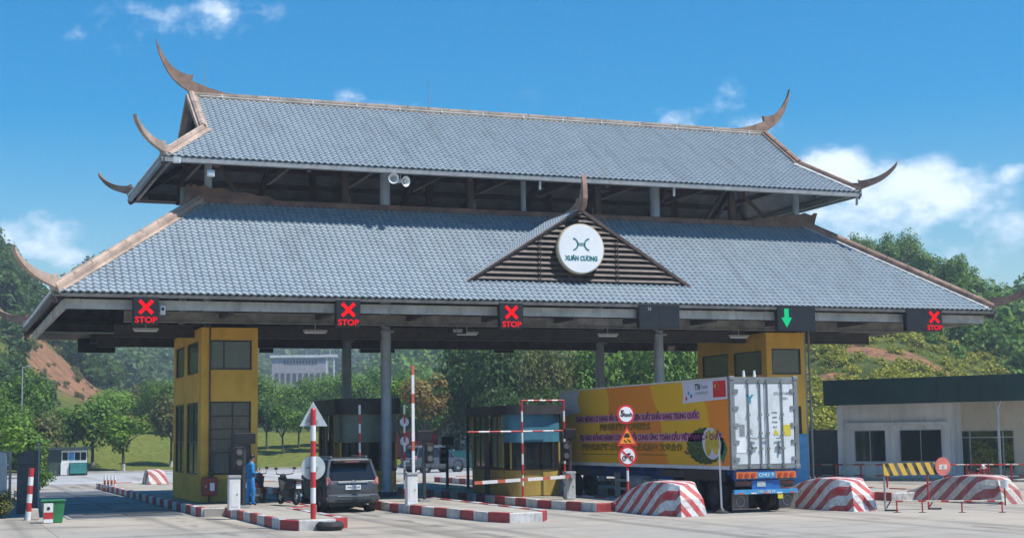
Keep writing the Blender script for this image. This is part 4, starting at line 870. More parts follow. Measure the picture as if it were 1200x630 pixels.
def bpoly(pts, mat, name, lvl=0):   # flat print on the banner: (distance from the rear edge, height)
    return MB().prism([(xs_-lvl*.003, TYR+.12+d, z) for d, z in pts], (-.002, 0, 0)).obj(name, mat, ban)
def bz(px, py): q = at_x(px, py, xs_); return q.y-TYR-.12, q.z
m_bwhite = paint('banner_white', (.66, .64, .72), .5, 0, .03, dirt=.05); m_bpurple = paint('banner_purple', (.20, .015, .13), .5, dirt=0); m_bpink = paint('banner_pink', (.62, .30, .34), .5, dirt=0)
zt_ = TZ1-.05
bpoly([(.0, zt_), (.0, zt_-.62), (3.05, zt_-.70), (2.95, zt_-.35), (3.05, zt_)], m_bwhite, 'white_ribbon', 1)
bpoly([(BL-.02, zt_), (BL-2.0, zt_), (BL-1.75, zt_-.35), (BL-2.0, zt_-.85), (BL-.02, zt_-.95)], m_bwhite, 'white_corner', 1)
fl = bpoly([(.10, zt_-.04), (.10, zt_-.56), (.92, zt_-.56), (.92, zt_-.04)], paint('flag_red', (.62, .015, .02), .5, dirt=0), 'flag', 2)
def star(d, z, r_, lvl):
    pts = []
    for k in range(10): a_ = math.pi/2+k*math.pi/5; rr = r_ if k % 2 == 0 else r_*.4; pts.append((d-rr*math.cos(a_), z+rr*math.sin(a_)))
    bpoly(pts, m_yel, 'star', lvl)
star(.78, zt_-.20, .09, 3)
for dd, zz in ((.62, .11), (.56, .17), (.56, .25), (.62, .32)): star(dd, zt_-zz, .03, 3)
YB = lambda d: TYR+.12+d
text_obj('TTN', .26, m_ink, ban, (xs_-.006, YB(1.95), zt_-.20), YW, ZW, bold=.012, width=.36); text_obj('Global', .18, m_print, ban, (xs_-.006, YB(1.50), zt_-.20), YW, ZW, width=.42); text_obj('LOGISTICS', .12, m_print, ban, (xs_-.006, YB(1.72), zt_-.40), YW, ZW, width=.85)
for k, (dd, zz, mt) in enumerate(((2.55, .30, m_bluel), (2.72, .47, m_signred), (2.38, .40, m_blue))): bpoly([(dd, zt_-zz), (dd+.10, zt_-zz-.05), (dd+.06, zt_-zz-.16), (dd-.05, zt_-zz-.10)], mt, 'logo_mark', 2)
def bline(txt, pxa, pya, pxb, pyb, size, mat, back=None, lvl=3):
    a_, za_ = bz(pxa, pya); b_, zb_ = bz(pxb, pyb); d = (a_+b_)/2; z = (za_+zb_)/2; w = abs(a_-b_)
    if back: bpoly([(min(a_, b_)-.05, z-size*.55), (min(a_, b_)-.05, z+size*.55), (max(a_, b_)+.05, z+size*.55), (max(a_, b_)+.05, z-size*.55)], back, 'text_backing', 1)
    text_obj(txt, size, mat, ban, (xs_-lvl*.003, YB(d), z), YW, ZW, width=w, bold=.010)
bline('CHÀO MỪNG LÔ HÀNG SẦU RIÊNG ĐẦU TIÊN XUẤT KHẨU SANG TRUNG QUỐC', 675, 493, 819, 485, .25, m_bpurple, m_bpink)
bline('越南首批榴莲出口中国仪式', 703, 501, 762, 499.5, .26, paint('banner_olive', (.26, .15, .01), .5, dirt=0))
bline('TỰ HÀO ĐỒNG HÀNH CÙNG CHUỖI CUNG ỨNG TOÀN CẦU VIỆT NAM CÓ CHẤT', 680, 513.5, 846, 511, .25, m_bpurple, m_bpink)
bline('越南优质榴莲全球供应链 正式启运 欢迎合作', 682, 524, 800, 524, .26, MATS['banner_olive'])
bpoly([(bz(682, 531)[0], bz(682, 531)[1]), (bz(782, 532)[0], bz(782, 532)[1]), (bz(782, 532)[0], bz(782, 532)[1]-.03), (bz(682, 531)[0], bz(682, 531)[1]-.03)], MATS['banner_olive'], 'rule_line', 2)
dc, zc_ = bz(832, 528); m_dur = paint('durian_green', (.05, .11, .015), .7, 0, .5, 9, .4); m_flesh = paint('durian_flesh', (.60, .46, .03), .6, 0, .15, 4, .1)
def blob(cx, cz, rx, rz, n, jag, tilt=0, arcs=(0, 360)):
    out = []
    for k in range(n):
        a_ = R(arcs[0]+(arcs[1]-arcs[0])*k/n); rr = 1+jag*(1 if k % 2 else -1); x_, z_ = rx*rr*math.cos(a_), rz*rr*math.sin(a_); out.append((cx+x_*math.cos(tilt)-z_*math.sin(tilt), cz+x_*math.sin(tilt)+z_*math.cos(tilt)))
    return out
zd = TZ0+.72
bpoly(blob(1.55, zd, 1.25, .58, 44, .035), m_dur, 'durian', 1); bpoly(blob(1.12, zd+.08, .62, .50, 24, .0, .25), m_bwhite, 'durian_rind', 2); bpoly(blob(1.30, zd+.10, .24, .42, 20, .0, .2), m_flesh, 'durian_flesh', 3); bpoly(blob(.86, zd+.12, .24, .40, 20, .0, -.1), m_flesh, 'durian_flesh', 3)
bpoly([(.40, zd-.55), (.12, zd-.1), (.35, zd+.25), (.62, zd-.35)], m_green, 'leaf', 1); bpoly([(2.70, zd-.22), (2.95, zd-.14), (3.0, zd-.22), (2.75, zd-.30)], m_terra, 'stalk', 2)
# --- chassis
m_rimd = paint('dusty_rim', (.10, .095, .09), .6, .2, .2)
def wheel(parent, x, y, r_, w, out):
    t_ = MB().lathe([(r_*.58, -w/2), (r_*.92, -w/2), (r_, -w*.35), (r_, w*.35), (r_*.92, w/2), (r_*.58, w/2)], (x, y, r_), (1, 0, 0), 28).obj('tyre', m_rubber, parent, smooth=True)
    MB().lathe([(.02, w*.30), (r_*.25, w*.34), (r_*.30, w*.10), (r_*.56, w*.18), (r_*.60, w*.46)], (x, y, r_), (out, 0, 0), 24).obj('rim', m_rimd, t_, smooth=True); return t_
for x in (TXL+.65, TXR-.65): MB().box(x-.07, x+.07, TYR+.35, TYF+1.5, .92, TZ0-.04).obj('chassis_beam', m_blue, truck)
for k in range(9): y = TYR+.5+k*1.5; MB().box(TXL+.05, TXR-.05, y-.06, y+.06, TZ0-.17, TZ0-.04).obj('cross_member', m_blue, truck)
for k in range(3):
    y = TYR+1.35+k*1.32
    for x, o_ in ((TXL+.20, -1), (TXL+.50, -1), (TXR-.20, 1), (TXR-.50, 1)): wheel(truck, x, y, .52, .27, o_)
    MB().cyl((TXL+.3, y, .52), (TXR-.3, y, .52), .07, .07, 10).obj('axle', m_dark, truck)
MB().box(TXL+.02, TXL+.10, TYR+.9, TYR+5.0, 1.06, 1.28).obj('mudguard', m_dark, truck); q1, q2 = bz(841, 556), bz(791, 556)
MB().box(TXL-.06, TXL+.03, TYR+.45, TYR+3.2, .96, TZ0-.03).obj('tool_box', m_black, truck, bevel=.03)
for y in (TYR+9.2,): 
    for x in (TXL+.35, TXR-.35): MB().box(x-.08, x+.08, y-.08, y+.08, .25, 1.1).box(x-.15, x+.15, y-.15, y+.15, .2, .25).obj('landing_leg', m_steel, truck)
MB().cyl((TXL+.22, TYR+6.4, .78), (TXL+.22, TYR+7.6, .78), .26, .26, 18).obj('air_tank', m_steel, truck, smooth=True)
for z in (.50, .80): MB().box(TXL+.02, TXL+.06, TYR+5.4, TYR+8.8, z, z+.09).obj('side_guard', m_steel, truck)
MB().box(TXL+.10, TXR-.10, TYR+.06, TYR+.20, 1.02, TZ0-.04).obj('rear_beam', m_blue, truck)
for s, xa in ((-1, TXL+.14), (1, TXR-.14-.74)):
    lamp = MB().box(xa, xa+.74, TYR+.02, TYR+.058, 1.06, 1.27).obj('lamp_board', paint('orange_board', (.60, .16, .03), .5, 0, .1), truck)
    for k in range(3): MB().cyl((xa+.15+k*.22, TYR+.0, 1.16), (xa+.15+k*.22, TYR+.02, 1.16), .07, .07, 14).obj('tail_lamp', paint('lamp_red', (.45, .04, .02), .3, dirt=0), lamp)
    MB().box(xa, xa+.74, TYR+.12, TYR+.15, .82, 1.0).obj('reflector_board', m_brownst, truck)
    text_obj('CONTAINER', .11, m_redfade, truck, (xa+.37, TYR+.115, .91), EX, ZW, width=.62)
pl = MB().box(xm-.42, xm+.42, TYR+.03, TYR+.056, 1.07, 1.26).obj('name_board', m_bluel, truck); text_obj('CHÚ Ý', .14, m_white, pl, (xm, TYR+.026, 1.16), EX, ZW, width=.55)
MB().box(xm-.48, xm+.52, TYR+.10, TYR+.16, .66, 1.0).obj('light_panel', paint('mid_blue_paint', (.015, .13, .42), .4, 0, .12, dirt=.2), truck); MB().box(xm-.30, xm+.0, TYR+.09, TYR+.099, .80, .96).obj('plate', m_signback, truck); text_obj('15R', .13, m_white, truck, (xm-.15, TYR+.088, .88), EX, ZW)
MB().box(TXL+.08, TXR-.08, TYR+.05, TYR+.17, .58, .72).obj('bumper', m_bluel, truck); text_obj('15R-138.54', .11, m_white, truck, (xm, TYR+.046, .65), EX, ZW, width=.6)
for k in range(5): MB().box(TXL+.20+k*.46, TXL+.40+k*.46, TYR+.043, TYR+.049, .585, .625).obj('reflective_tape', m_white if k % 2 else m_redfade, truck)
m_flap = paint('mudflap', (.13, .115, .10), .8, 0, .2)
for xa in (TXL+.08, TXR-.66): 
    fl_ = MB().box(xa, xa+.58, TYR+.22, TYR+.25, .10, .62).obj('mudflap', m_flap, truck); MB().torus((xa+.29, TYR+.215, .36), (0,1,0), .15, .012, 18, 5).obj('mudflap_emblem', m_steel, fl_)
MB().box(xm+.42, xm+.60, TYR+.06, TYR+.09, .42, .57).obj('hanging_tag', m_yel, truck)
# tractor unit ahead of the trailer
m_cab = paint('orange_red_cab', (.50, .07, .02), .35, 0, .08)
cab = MB().prism([(TXL+.05, TYF+.6, .9), (TXL+.05, TYF+2.9, .9), (TXL+.05, TYF+2.9, 2.0), (TXL+.05, TYF+2.65, 3.1), (TXL+.05, TYF+2.2, 3.6), (TXL+.05, TYF+.6, 3.6)], (TXR-TXL-.1, 0, 0)).obj('cab', m_cab, truck, bevel=.08)
for x in (TXL+.04, TXR-.05): MB().box(x, x+.012, TYF+1.5, TYF+2.55, 2.05, 2.9).obj('side_window', m_glass_d, cab)
for y in (TYF-.9, TYF+2.2):
    for x, o_ in ((TXL+.2, -1), (TXR-.2, 1)): wheel(truck, x, y, .52, .28, o_)
# ------------------------------------------------------------------ dark estate car in the lane (rear towards us)
def suv(label, loc, rz, paint_m, name='suv_car', plate='14A-123.45', L=4.75, group=None):
    t = thing(name, label, 'car', loc, rz, group)   # local: rear at y=0, front at +L, x across
    W = .945
    # lofted body: stations along the length, rounded half sections
    sta = [(0.0, .74, .50, .98, .86), (.05, .88, .40, 1.06, .90), (.25, .935, .30, 1.10, .93), (1.0, W, .27, 1.10, .935), (2.4, W, .27, 1.08, .935), (3.4, W, .28, 1.07, .93), (3.9, .93, .30, 1.04, .92), (4.45, .90, .34, .96, .86), (4.68, .80, .42, .86, .76), (L, .66, .50, .78, .62)]
    vs = []; k = 12
    for y, w, zb, zt, wt in sta:
        zc2 = (zb+zt)/2; sec = [(-w*.86, zb), (-w, zb+.14), (-w, zc2), (-w*.99, zt-.14), (-wt*.97, zt-.03), (-wt*.80, zt), (wt*.80, zt), (wt*.97, zt-.03), (w*.99, zt-.14), (w, zc2), (w, zb+.14), (w*.86, zb)]
        vs += [(x, y, z) for x, z in sec]
    fs = [(i*k+j, i*k+(j+1) % k, (i+1)*k+(j+1) % k, (i+1)*k+j) for i in range(len(sta)-1) for j in range(k)] + [tuple(range(k)), tuple(range((len(sta)-1)*k, len(sta)*k))[::-1]]
    body = MB().add(vs, fs).obj('body', paint_m, t, smooth=True, local=True)
    # greenhouse: dark glass volume with painted roof and pillars
    def hull(y0, y1, y2, y3, w0, w1, z0, z1): return [(-w0, y0, z0), (w0, y0, z0), (w0, y3, z0), (-w0, y3, z0), (-w1, y1, z1), (w1, y1, z1), (w1, y2, z1), (-w1, y2, z1)]
    HF = [(0,3,2,1),(4,5,6,7),(0,1,5,4),(1,2,6,5),(2,3,7,6),(3,0,4,7)]
    MB().add(hull(.12, .42, 2.75, 3.45, .885, .70, 1.06, 1.74), HF).obj('window_glass', m_glass_car, t, bevel=.05, local=True)
    MB().add(hull(.36, .46, 2.72, 2.86, .75, .66, 1.71, 1.83), HF).obj('roof', paint_m, t, bevel=.06, seg=3, local=True)
    for s in (-1, 1):
        MB().beam((s*.87, .14, 1.06), (s*.70, .44, 1.76), .10, .09, (0,1,0)).obj('pillar', paint_m, t, bevel=.02, local=True); MB().beam((s*.885, 1.25, 1.06), (s*.705, 1.30, 1.76), .07, .10, (0,1,0)).obj('pillar', paint_m, t, local=True)
        MB().beam((s*.885, 2.25, 1.06), (s*.705, 2.15, 1.76), .05, .08, (0,1,0)).obj('pillar', paint_m, t, local=True); MB().beam((s*.88, 3.40, 1.06), (s*.70, 2.78, 1.76), .07, .07, (0,1,0)).obj('pillar', paint_m, t, local=True)
        MB().beam((s*.62, .55, 1.87), (s*.62, 2.5, 1.87), .05, .04).obj('roof_rail', m_chrome, t, local=True)
        for yw in (.92, 3.72):
            wh = MB().lathe([(.20, -.12), (.35, -.12), (.385, -.07), (.385, .07), (.35, .12), (.20, .12)], (s*.80, yw, .385), (1,0,0), 28).obj('tyre', m_rubber, t, smooth=True, local=True)
            MB().lathe([(.02, .09), (.08, .10), (.09, .05), (.20, .07), (.235, .125)], (s*.80, yw, .385), (s,0,0), 20).obj('rim', m_chrome, wh, smooth=True, local=True)
            MB().lathe([(.40, -.10), (.47, -.10), (.47, .155), (.42, .16)], (s*.80, yw, .42), (s,0,0), 28).obj('wheel_arch', m_black, t, smooth=True, local=True)
        lp = MB().prism([(s*.66, -.02, .95), (s*.90, .03, .92), (s*.905, .08, 1.16), (s*.82, .02, 1.20), (s*.76, -.015, 1.06)], (0, .10, 0)).obj('tail_lamp', m_lampred, t, bevel=.015, local=True)
        MB().box(s*.80-.11, s*.80+.11, -.035, .02, .46, .53).obj('rear_reflector', m_lampred, t, local=True)
        MB().box(s*1.02-.09, s*1.02+.09, 2.80, 2.92, 1.08, 1.24).obj('door_mirror', paint_m, t, bevel=.04, local=True)
        for y in (1.5, 2.6): MB().box(s*.948-.012, s*.948+.012, y, y+.18, .93, .96).obj('door_handle', m_chrome, t, local=True)
    MB().add([(-.70,.105,1.10),(.70,.105,1.10),(.60,.345,1.62),(-.60,.345,1.62),(-.70,.125,1.10),(.70,.125,1.10),(.60,.365,1.62),(-.60,.365,1.62)], HF).obj('rear_window', m_glass_car, t, local=True)
    MB().box(-.64, .64, .12, .50, 1.64, 1.76).obj('spoiler', m_black, t, bevel=.03, local=True); MB().box(-.25, .25, .105, .118, 1.69, 1.71).obj('brake_lamp', m_lampred, t, local=True)
    MB().box(-.52, .52, -.03, .03, .985, 1.05).obj('chrome_bar', m_chrome, t, bevel=.012, local=True); MB().cyl((0, -.05, 1.04), (0, -.02, 1.04), .055, .055, 16).obj('badge', m_chrome, t, local=True)
    pl_ = MB().box(-.26, .26, -.035, -.01, .77, .92).obj('number_plate', m_signwhite, t, local=True); text_obj(plate, .10, m_ink, pl_, (0, -.038, .845), EX, ZW, 'plate_lettering', width=.44, local=True)
    MB().box(-.90, .90, -.07, .16, .34, .62).obj('rear_bumper', paint_m, t, bevel=.06, seg=3, local=True); MB().box(-.62, .62, -.078, -.05, .36, .44).obj('bumper_insert', m_black, t, local=True); MB().box(-.55, .55, -.085, -.06, .545, .565).obj('bumper_trim', m_chrome, t, local=True)
    MB().cyl((.5, -.05, .28), (.5, .3, .28), .035, .035, 10).obj('exhaust', m_steel, t, local=True); MB().box(-.75, .75, .3, 4.2, .22, .34).obj('underbody', m_black, t, local=True)
    return t
m_carp = paint('dark_grey_car_paint', (.085, .093, .105), .25, .35, .05, 1, .15); m_carp2 = paint('grey_blue_car_paint', (.07, .085, .11), .28, .3, .05, 1, .1); m_glass_car = paint('tinted_car_glass', (.012, .015, .019), .10, 0, 0, dirt=0, bump=0); m_lampred = paint('tail_lamp_red', (.55, .20, .19), .25, 0, .05, dirt=0)
suv('dark grey estate car seen from behind in the lane beside the left island', (13.27, 49.5, 0), 0, m_carp)
p = gnd(497, 553.5); suv('grey car on the far road in front of the red building', (p.x-1.2, p.y, 0), R(-72), m_carp2, name='far_car', plate='12A-055.21')
# ------------------------------------------------------------------ motorbikes
def motorbike(label, loc, rz, mcol):
    t = thing('motorbike', label, 'motorbike', loc, rz, 'parked motorbikes')   # rear at -y, front at +y
    for y in (-.62, .62):
        w = MB().torus((0, y, .29), (1,0,0), .235, .055, 26, 8).obj('wheel', m_rubber, t, smooth=True, local=True); MB().cyl((-.04, y, .29), (.04, y, .29), .05, .05, 10).obj('hub', m_chrome, w, local=True)
        sp__ = MB()
        for k in range(8): a_ = k*math.pi/4; sp__.cyl((0, y, .29), (0, y+.22*math.cos(a_), .29+.22*math.sin(a_)), .008, .008, 4)
        sp__.obj('spokes', m_chrome, w, local=True)
    MB().prism([(-.10, -.80, .72), (-.10, -.25, .60), (-.10, .10, .50), (-.10, .25, .58), (-.10, .05, .74), (-.10, -.40, .80)], (.20, 0, 0)).obj('tail_cowl', mcol, t, bevel=.04, local=True)
    MB().box(-.15, .15, -.70, .10, .76, .88).obj('seat', m_black, t, bevel=.05, seg=3, local=True); MB().box(-.15, .15, -.34, .24, .24, .54).obj('engine', m_dark, t, bevel=.04, local=True); MB().prism([(-.12, -.75, .60), (-.12, -.15, .46), (-.12, .20, .42), (-.12, .02, .70), (-.12, -.72, .76)], (.24, 0, 0)).obj('side_cover', mcol, t, bevel=.05, local=True); MB().prism([(-.07, .34, .50), (-.07, .62, .60), (-.07, .92, .42), (-.07, .90, .36), (-.07, .62, .53), (-.07, .36, .44)], (.14, 0, 0)).obj('front_fender', mcol, t, bevel=.02, local=True); MB().box(-.11, .11, .38, .50, .84, 1.04).obj('headlamp_cowl', mcol, t, bevel=.06, local=True); MB().box(-.13, .13, -.92, -.62, .82, .86).obj('rear_rack', m_dark, t, local=True)
    MB().prism([(-.16, .28, .40), (-.16, .46, .95), (-.16, .52, .92), (-.16, .36, .38)], (.32, 0, 0)).obj('leg_shield', mcol, t, bevel=.03, local=True); MB().beam((0, .62, .29), (0, .40, 1.0), .09, .06, (1,0,0)).obj('front_fork', m_dark, t, local=True)
    MB().tube([(-.32, .28, 1.04), (-.08, .40, 1.0), (.08, .40, 1.0), (.32, .28, 1.04)], .016, 8).obj('handlebar', m_dark, t, local=True); MB().cyl((0, .44, .96), (0, .54, .94), .09, .07, 14).obj('headlamp', m_signwhite, t, local=True)
    for s in (-1, 1): MB().cyl((s*.30, .30, 1.04), (s*.34, .26, 1.20), .008, .008, 6).obj('mirror_stem', m_dark, t, local=True); MB().box(s*.34-.06, s*.34+.06, .25, .27, 1.18, 1.26).obj('mirror', m_black, t, bevel=.01, local=True)
    MB().cyl((.14, .0, .28), (.14, -.70, .34), .045, .055, 12).obj('exhaust', m_chrome, t, local=True); MB().box(-.09, .09, -.84, -.80, .56, .72).obj('number_plate', m_signwhite, t, local=True); MB().box(-.07, .07, -.85, -.80, .74, .80).obj('tail_lamp', m_lampred, t, local=True)
    MB().beam((.12, -.1, .28), (.24, -.12, 0), .025, .025, (0,1,0)).obj('side_stand', m_dark, t, local=True); MB().beam((0, -.62, .29), (0, -.1, .36), .16, .05).obj('swing_arm', m_dark, t, local=True)
m_mb1 = paint('black_bike_plastic', (.02, .02, .022), .35, dirt=.1); m_mb2 = paint('maroon_bike_plastic', (.08, .02, .02), .35, dirt=.1)
q = at_y(336, 596, 51.0); motorbike('dark motorbike parked on the island next to the estate car', (11.3, 50.6, KH), R(12), m_mb1)
motorbike('dark motorbike parked behind the man in blue', (10.55, 52.6, KH), R(-35), m_mb2)
# ------------------------------------------------------------------ person
def person(label, loc, rz):
    t = thing('person', label, 'person', loc, rz)     # faces +y in local space
    J = {'pel': (0,0,.93,.16,.14), 'wst': (0,.01,1.05,.16,.135), 'chs': (0,.01,1.24,.18,.145), 'shd': (0,.0,1.37,.13,.105), 'nck': (0,.02,1.46,.05,.05), 'hdb': (0,.05,1.53,.07,.08), 'hdm': (0,.065,1.60,.078,.095), 'hdt': (0,.055,1.67,.06,.075)}
    for s, n in ((-1, 'l'), (1, 'r')):
        J.update({'hip'+n: (s*.095,0,.86,.105,.115), 'kne'+n: (s*.11,.02+.04*s,.50,.085,.09), 'ank'+n: (s*.11,-.02+.06*s,.11,.065,.07), 'toe'+n: (s*.115,.14+.03*s,.045,.042,.035),
                  'sho'+n: (s*.185,0,1.36,.075,.075), 'elb'+n: (s*.24,-.03,1.10,.062,.062), 'wri'+n: (s*.13,.20,1.10,.032,.034), 'han'+n: (s*.09,.27,1.14,.03,.036)})
    ed = [('pel','wst'),('wst','chs'),('chs','shd'),('shd','nck'),('nck','hdb'),('hdb','hdm'),('hdm','hdt')]
    for n in 'lr': ed += [('pel','hip'+n),('hip'+n,'kne'+n),('kne'+n,'ank'+n),('ank'+n,'toe'+n),('shd','sho'+n),('sho'+n,'elb'+n),('elb'+n,'wri'+n),('wri'+n,'han'+n)]
    for n, s in (('l',-1),('r',1)):                     # four fingers and a thumb curled round a phone
        for k in range(4):
            a_, b_ = 'f%d%s' % (k, n), 'g%d%s' % (k, n); J[a_] = (s*(.075-.012*k), .315, 1.165-.018*k, .011, .011); J[b_] = (s*(.045-.006*k), .335, 1.17-.018*k, .009, .009); ed += [('han'+n, a_), (a_, b_)]
        J['t'+n] = (s*.06, .285, 1.185, .012, .012); ed.append(('han'+n, 't'+n))
    keys = list(J); ix = {k: i for i, k in enumerate(keys)}
    me = bpy.data.meshes.new('body'); me.from_pydata([J[k][:3] for k in keys], [(ix[a], ix[b]) for a, b in ed], []); o = bpy.data.objects.new('body', me); COL.objects.link(o)
    sk = o.modifiers.new('skin', 'SKIN'); sk.use_smooth_shade = True; o.modifiers.new('sub', 'SUBSURF').levels = 2
    for i, k in enumerate(keys): me.skin_vertices[0].data[i].radius = J[k][3:5]; me.skin_vertices[0].data[i].use_root = (k == 'pel')
    dg = bpy.context.evaluated_depsgraph_get(); dg.update(); m2 = bpy.data.meshes.new_from_object(o.evaluated_get(dg)); bpy.data.objects.remove(o)
    m2.materials.clear(); [m2.materials.append(x) for x in (m_uni, m_skin, m_black)]
    for f in m2.polygons:
        c_ = f.center; f.material_index = 1 if (c_.z > 1.455 or (c_.y > .205 and c_.z > 1.0)) else (2 if c_.z < .085 else 0); f.use_smooth = True
    b_ = mesh_obj('body', m2, None, t)
    hair = MB().lathe([(.0, .115), (.05, .105), (.085, .07), (.10, .02), (.098, -.03), (.085, -.05)], (0, .045, 1.625), (0, -.25, 1), 18).obj('hair', m_black, t, smooth=True, local=True)
    MB().cyl((0, .155, 1.585), (0, .175, 1.575), .014, .010, 8).obj('nose', m_skin, t, local=True)
    for s in (-1, 1): MB().cyl((s*.032, .148, 1.615), (s*.032, .158, 1.615), .010, .010, 8).obj('eye', m_black, t, local=True); MB().cyl((s*.078, .05, 1.59), (s*.094, .045, 1.60), .026, .022, 10).obj('ear', m_skin, t, local=True)
    MB().box(-.022, .022, .148, .156, 1.542, 1.548).obj('mouth', m_lampred, t, local=True); MB().box(-.14, .14, -.12, .12, .92, .95).obj('belt', m_black, t, local=True, bevel=.02); MB().box(-.04, .04, .31, .32, 1.10, 1.25).obj('phone', m_black, t, local=True)
    MB().add([(-.10,-.03,1.43),(.10,-.03,1.43),(.07,.10,1.41),(-.07,.10,1.41),(-.055,-.03,1.48),(.055,-.03,1.48),(.045,.085,1.45),(-.045,.085,1.45)], [(0,1,5,4),(1,2,6,5),(2,3,7,6),(3,0,4,7)]).obj('collar', m_uni, t, local=True)
    return t
m_uni = paint('bright_blue_uniform', (.02, .22, .52), .8, 0, .2, 9, .1); m_skin = paint('skin', (.38, .20, .13), .6, 0, .05, dirt=0)
person('man in bright blue work clothes looking down at his hands beside the left tower', (at_y(293.5, 570, 50.6).x, 50.6, KH), R(-80))
# ------------------------------------------------------------------ left side: weighbridge, fence, bin, posts
m_plate = paint('weighbridge_steel', (.085, .09, .095), .6, .2, .3, .6, .45, dirtcol=(.20, .18, .15)); m_plate2 = paint('weighbridge_steel_light', (.13, .135, .14), .6, .2, .3, .6, .45, dirtcol=(.22, .20, .17))
wb = thing('weighbridge', 'dark steel weighbridge deck in the leftmost lane', 'weighbridge', (6.0, 64, 0))
MB().box(4.15, 7.95, 50.9, 78, -.02, .03).obj('frame', m_steel, wb)
for j in range(6):
    for i in range(2): MB().box(4.30+i*1.80, 4.30+i*1.80+1.74, 51.1+j*4.46, 51.1+j*4.46+4.40, .031, .055).obj('deck_plate', m_plate if (i+j) % 2 else m_plate2, wb)
for i in range(3):
    MB().box(4.8+i*.0, 7.4, 52.6+i*9.2, 53.5+i*9.2, .056, .068).obj('access_cover', m_dark, wb)
MB().box(3.75, 3.98, 51.2, 78, -.02, .22).obj('guide_rail', m_conc, wb)
p = gnd(34, 609); t_ = thing('banded_post', 'leaning red and white post at the far left beside the green bin', 'post', (p.x, p.y, 0))
pts = [Vector((p.x-.03, p.y, 0)), at_y(37, 548, p.y)]
for i in range(6): MB().cyl(pts[0].lerp(pts[1], i/6), pts[0].lerp(pts[1], (i+1)/6), .085, .085, 14).obj('red_band' if i % 2 else 'white_band', m_red if i % 2 else m_white, t_, smooth=True)
MB().cyl((p.x+.10, p.y+.25, 0), (p.x+.10, p.y+.25, .36), .24, .20, 16).obj('concrete_foot', m_conc, t_, bevel=.03)
p = gnd(62, 612); bn = thing('litter_bin', 'green litter bin with a red and white panel at the far left', 'bin', (p.x, p.y, 0))
MB().add([(p.x-.27,p.y-.2,0),(p.x+.27,p.y-.2,0),(p.x+.27,p.y+.24,0),(p.x-.27,p.y+.24,0),(p.x-.34,p.y-.25,.66),(p.x+.34,p.y-.25,.66),(p.x+.34,p.y+.28,.66),(p.x-.34,p.y+.28,.66)], [(0,3,2,1),(4,5,6,7),(0,1,5,4),(1,2,6,5),(2,3,7,6),(3,0,4,7)]).obj('bin_body', m_green, bn, bevel=.03)
MB().box(p.x-.37, p.x+.37, p.y-.28, p.y+.31, .66, .72).obj('rim', m_green, bn, bevel=.02); MB().cyl((p.x-.25, p.y+.30, .08), (p.x+.25, p.y+.30, .08), .08, .08, 12).obj('wheels', m_rubber, bn)
MB().box(p.x-.30, p.x-.02, p.y-.285, p.y-.275, .02, .62).obj('white_panel', m_white, bn); MB().box(p.x-.30, p.x-.02, p.y-.292, p.y-.287, .14, .34).obj('red_stripe', m_red, bn); MB().cyl((p.x-.16, p.y-.298, .46), (p.x-.16, p.y-.29, .46), .05, .05, 14).obj('black_mark', m_black, bn)
Y = 55.5; oc = [at_y(a, b, Y) for a, b in ((19, 603), (20.5, 536), (24, 530), (33, 527), (46, 527.5), (48, 532), (44.5, 603))]
gp = thing('gate_leaf', 'dark grey steel gate leaf standing open at the far left', 'gate', ((oc[0].x+oc[-1].x)/2, Y, 0)); MB().prism([(q.x, Y, max(.03, q.z)) for q in oc], (0, .07, 0)).obj('leaf', paint('slate_grey_steel', (.055, .062, .072), .5, .1, .2), gp, bevel=.015)
[MB().box(oc[0].x+.1, oc[-1].x-.1, Y-.03, Y-.001, z, z+.06).obj('stiffener', m_dark, gp) for z in (1.0, 1.7)]; MB().cyl((oc[-1].x, Y+.03, .0), (oc[-1].x, Y+.03, 2.5), .04, .04, 10).obj('hinge_post', m_steel, gp)
fe = thing('picket_fence', 'light grey metal picket fence along the far left edge', 'fence', (2.5, 66, 0))
for i in range(36): y = 56+i*.55; MB().box(2.40, 2.44, y, y+.10, .15, 2.05+.10*(i % 2)).obj('picket', m_signback, fe)
for z in (.5, 1.7): MB().box(2.445, 2.50, 55.8, 76, z, z+.06).obj('rail', m_steel_l, fe)
for i in range(7): MB().box(2.51, 2.6, 56+i*3.3, 56.1+i*3.3, 0, 2.2).obj('post', m_steel, fe)
for i, px in enumerate((122.5, 126.5, 130.5, 134.5)):
    p = gnd(px, 575.5); t_ = thing('bollard', ORD[i]+' of four red and white bollards beyond the weighbridge' if i else 'leftmost of four red and white bollards beyond the weighbridge', 'bollard', (p.x, p.y, 0), group='bollards beyond the weighbridge')
    for k in range(4): MB().cyl((p.x, p.y, k*.19), (p.x, p.y, k*.19+.188), .055, .055, 10).obj('orange_band' if k % 2 == 0 else 'white_band', m_orange if k % 2 == 0 else m_white, t_, smooth=True)
    MB().cyl((p.x, p.y, 0), (p.x, p.y, .03), .12, .12, 12).obj('foot', m_rubber, t_)
for lab, xc_, yn in (('striped crash block at the rear end of the left island', 10.9, 79.0), ('striped crash block at the rear end of the second island', 15.9, 82.5), ('striped crash block at the rear end of the third island', 20.9, 82.5)):
    o = wedge(lab, xc_-.62, xc_+.62, yn, 2.6, 1.0, m_blk2, 'striped crash blocks at the rear of the islands'); o.rotation_euler = (0, 0, math.pi)
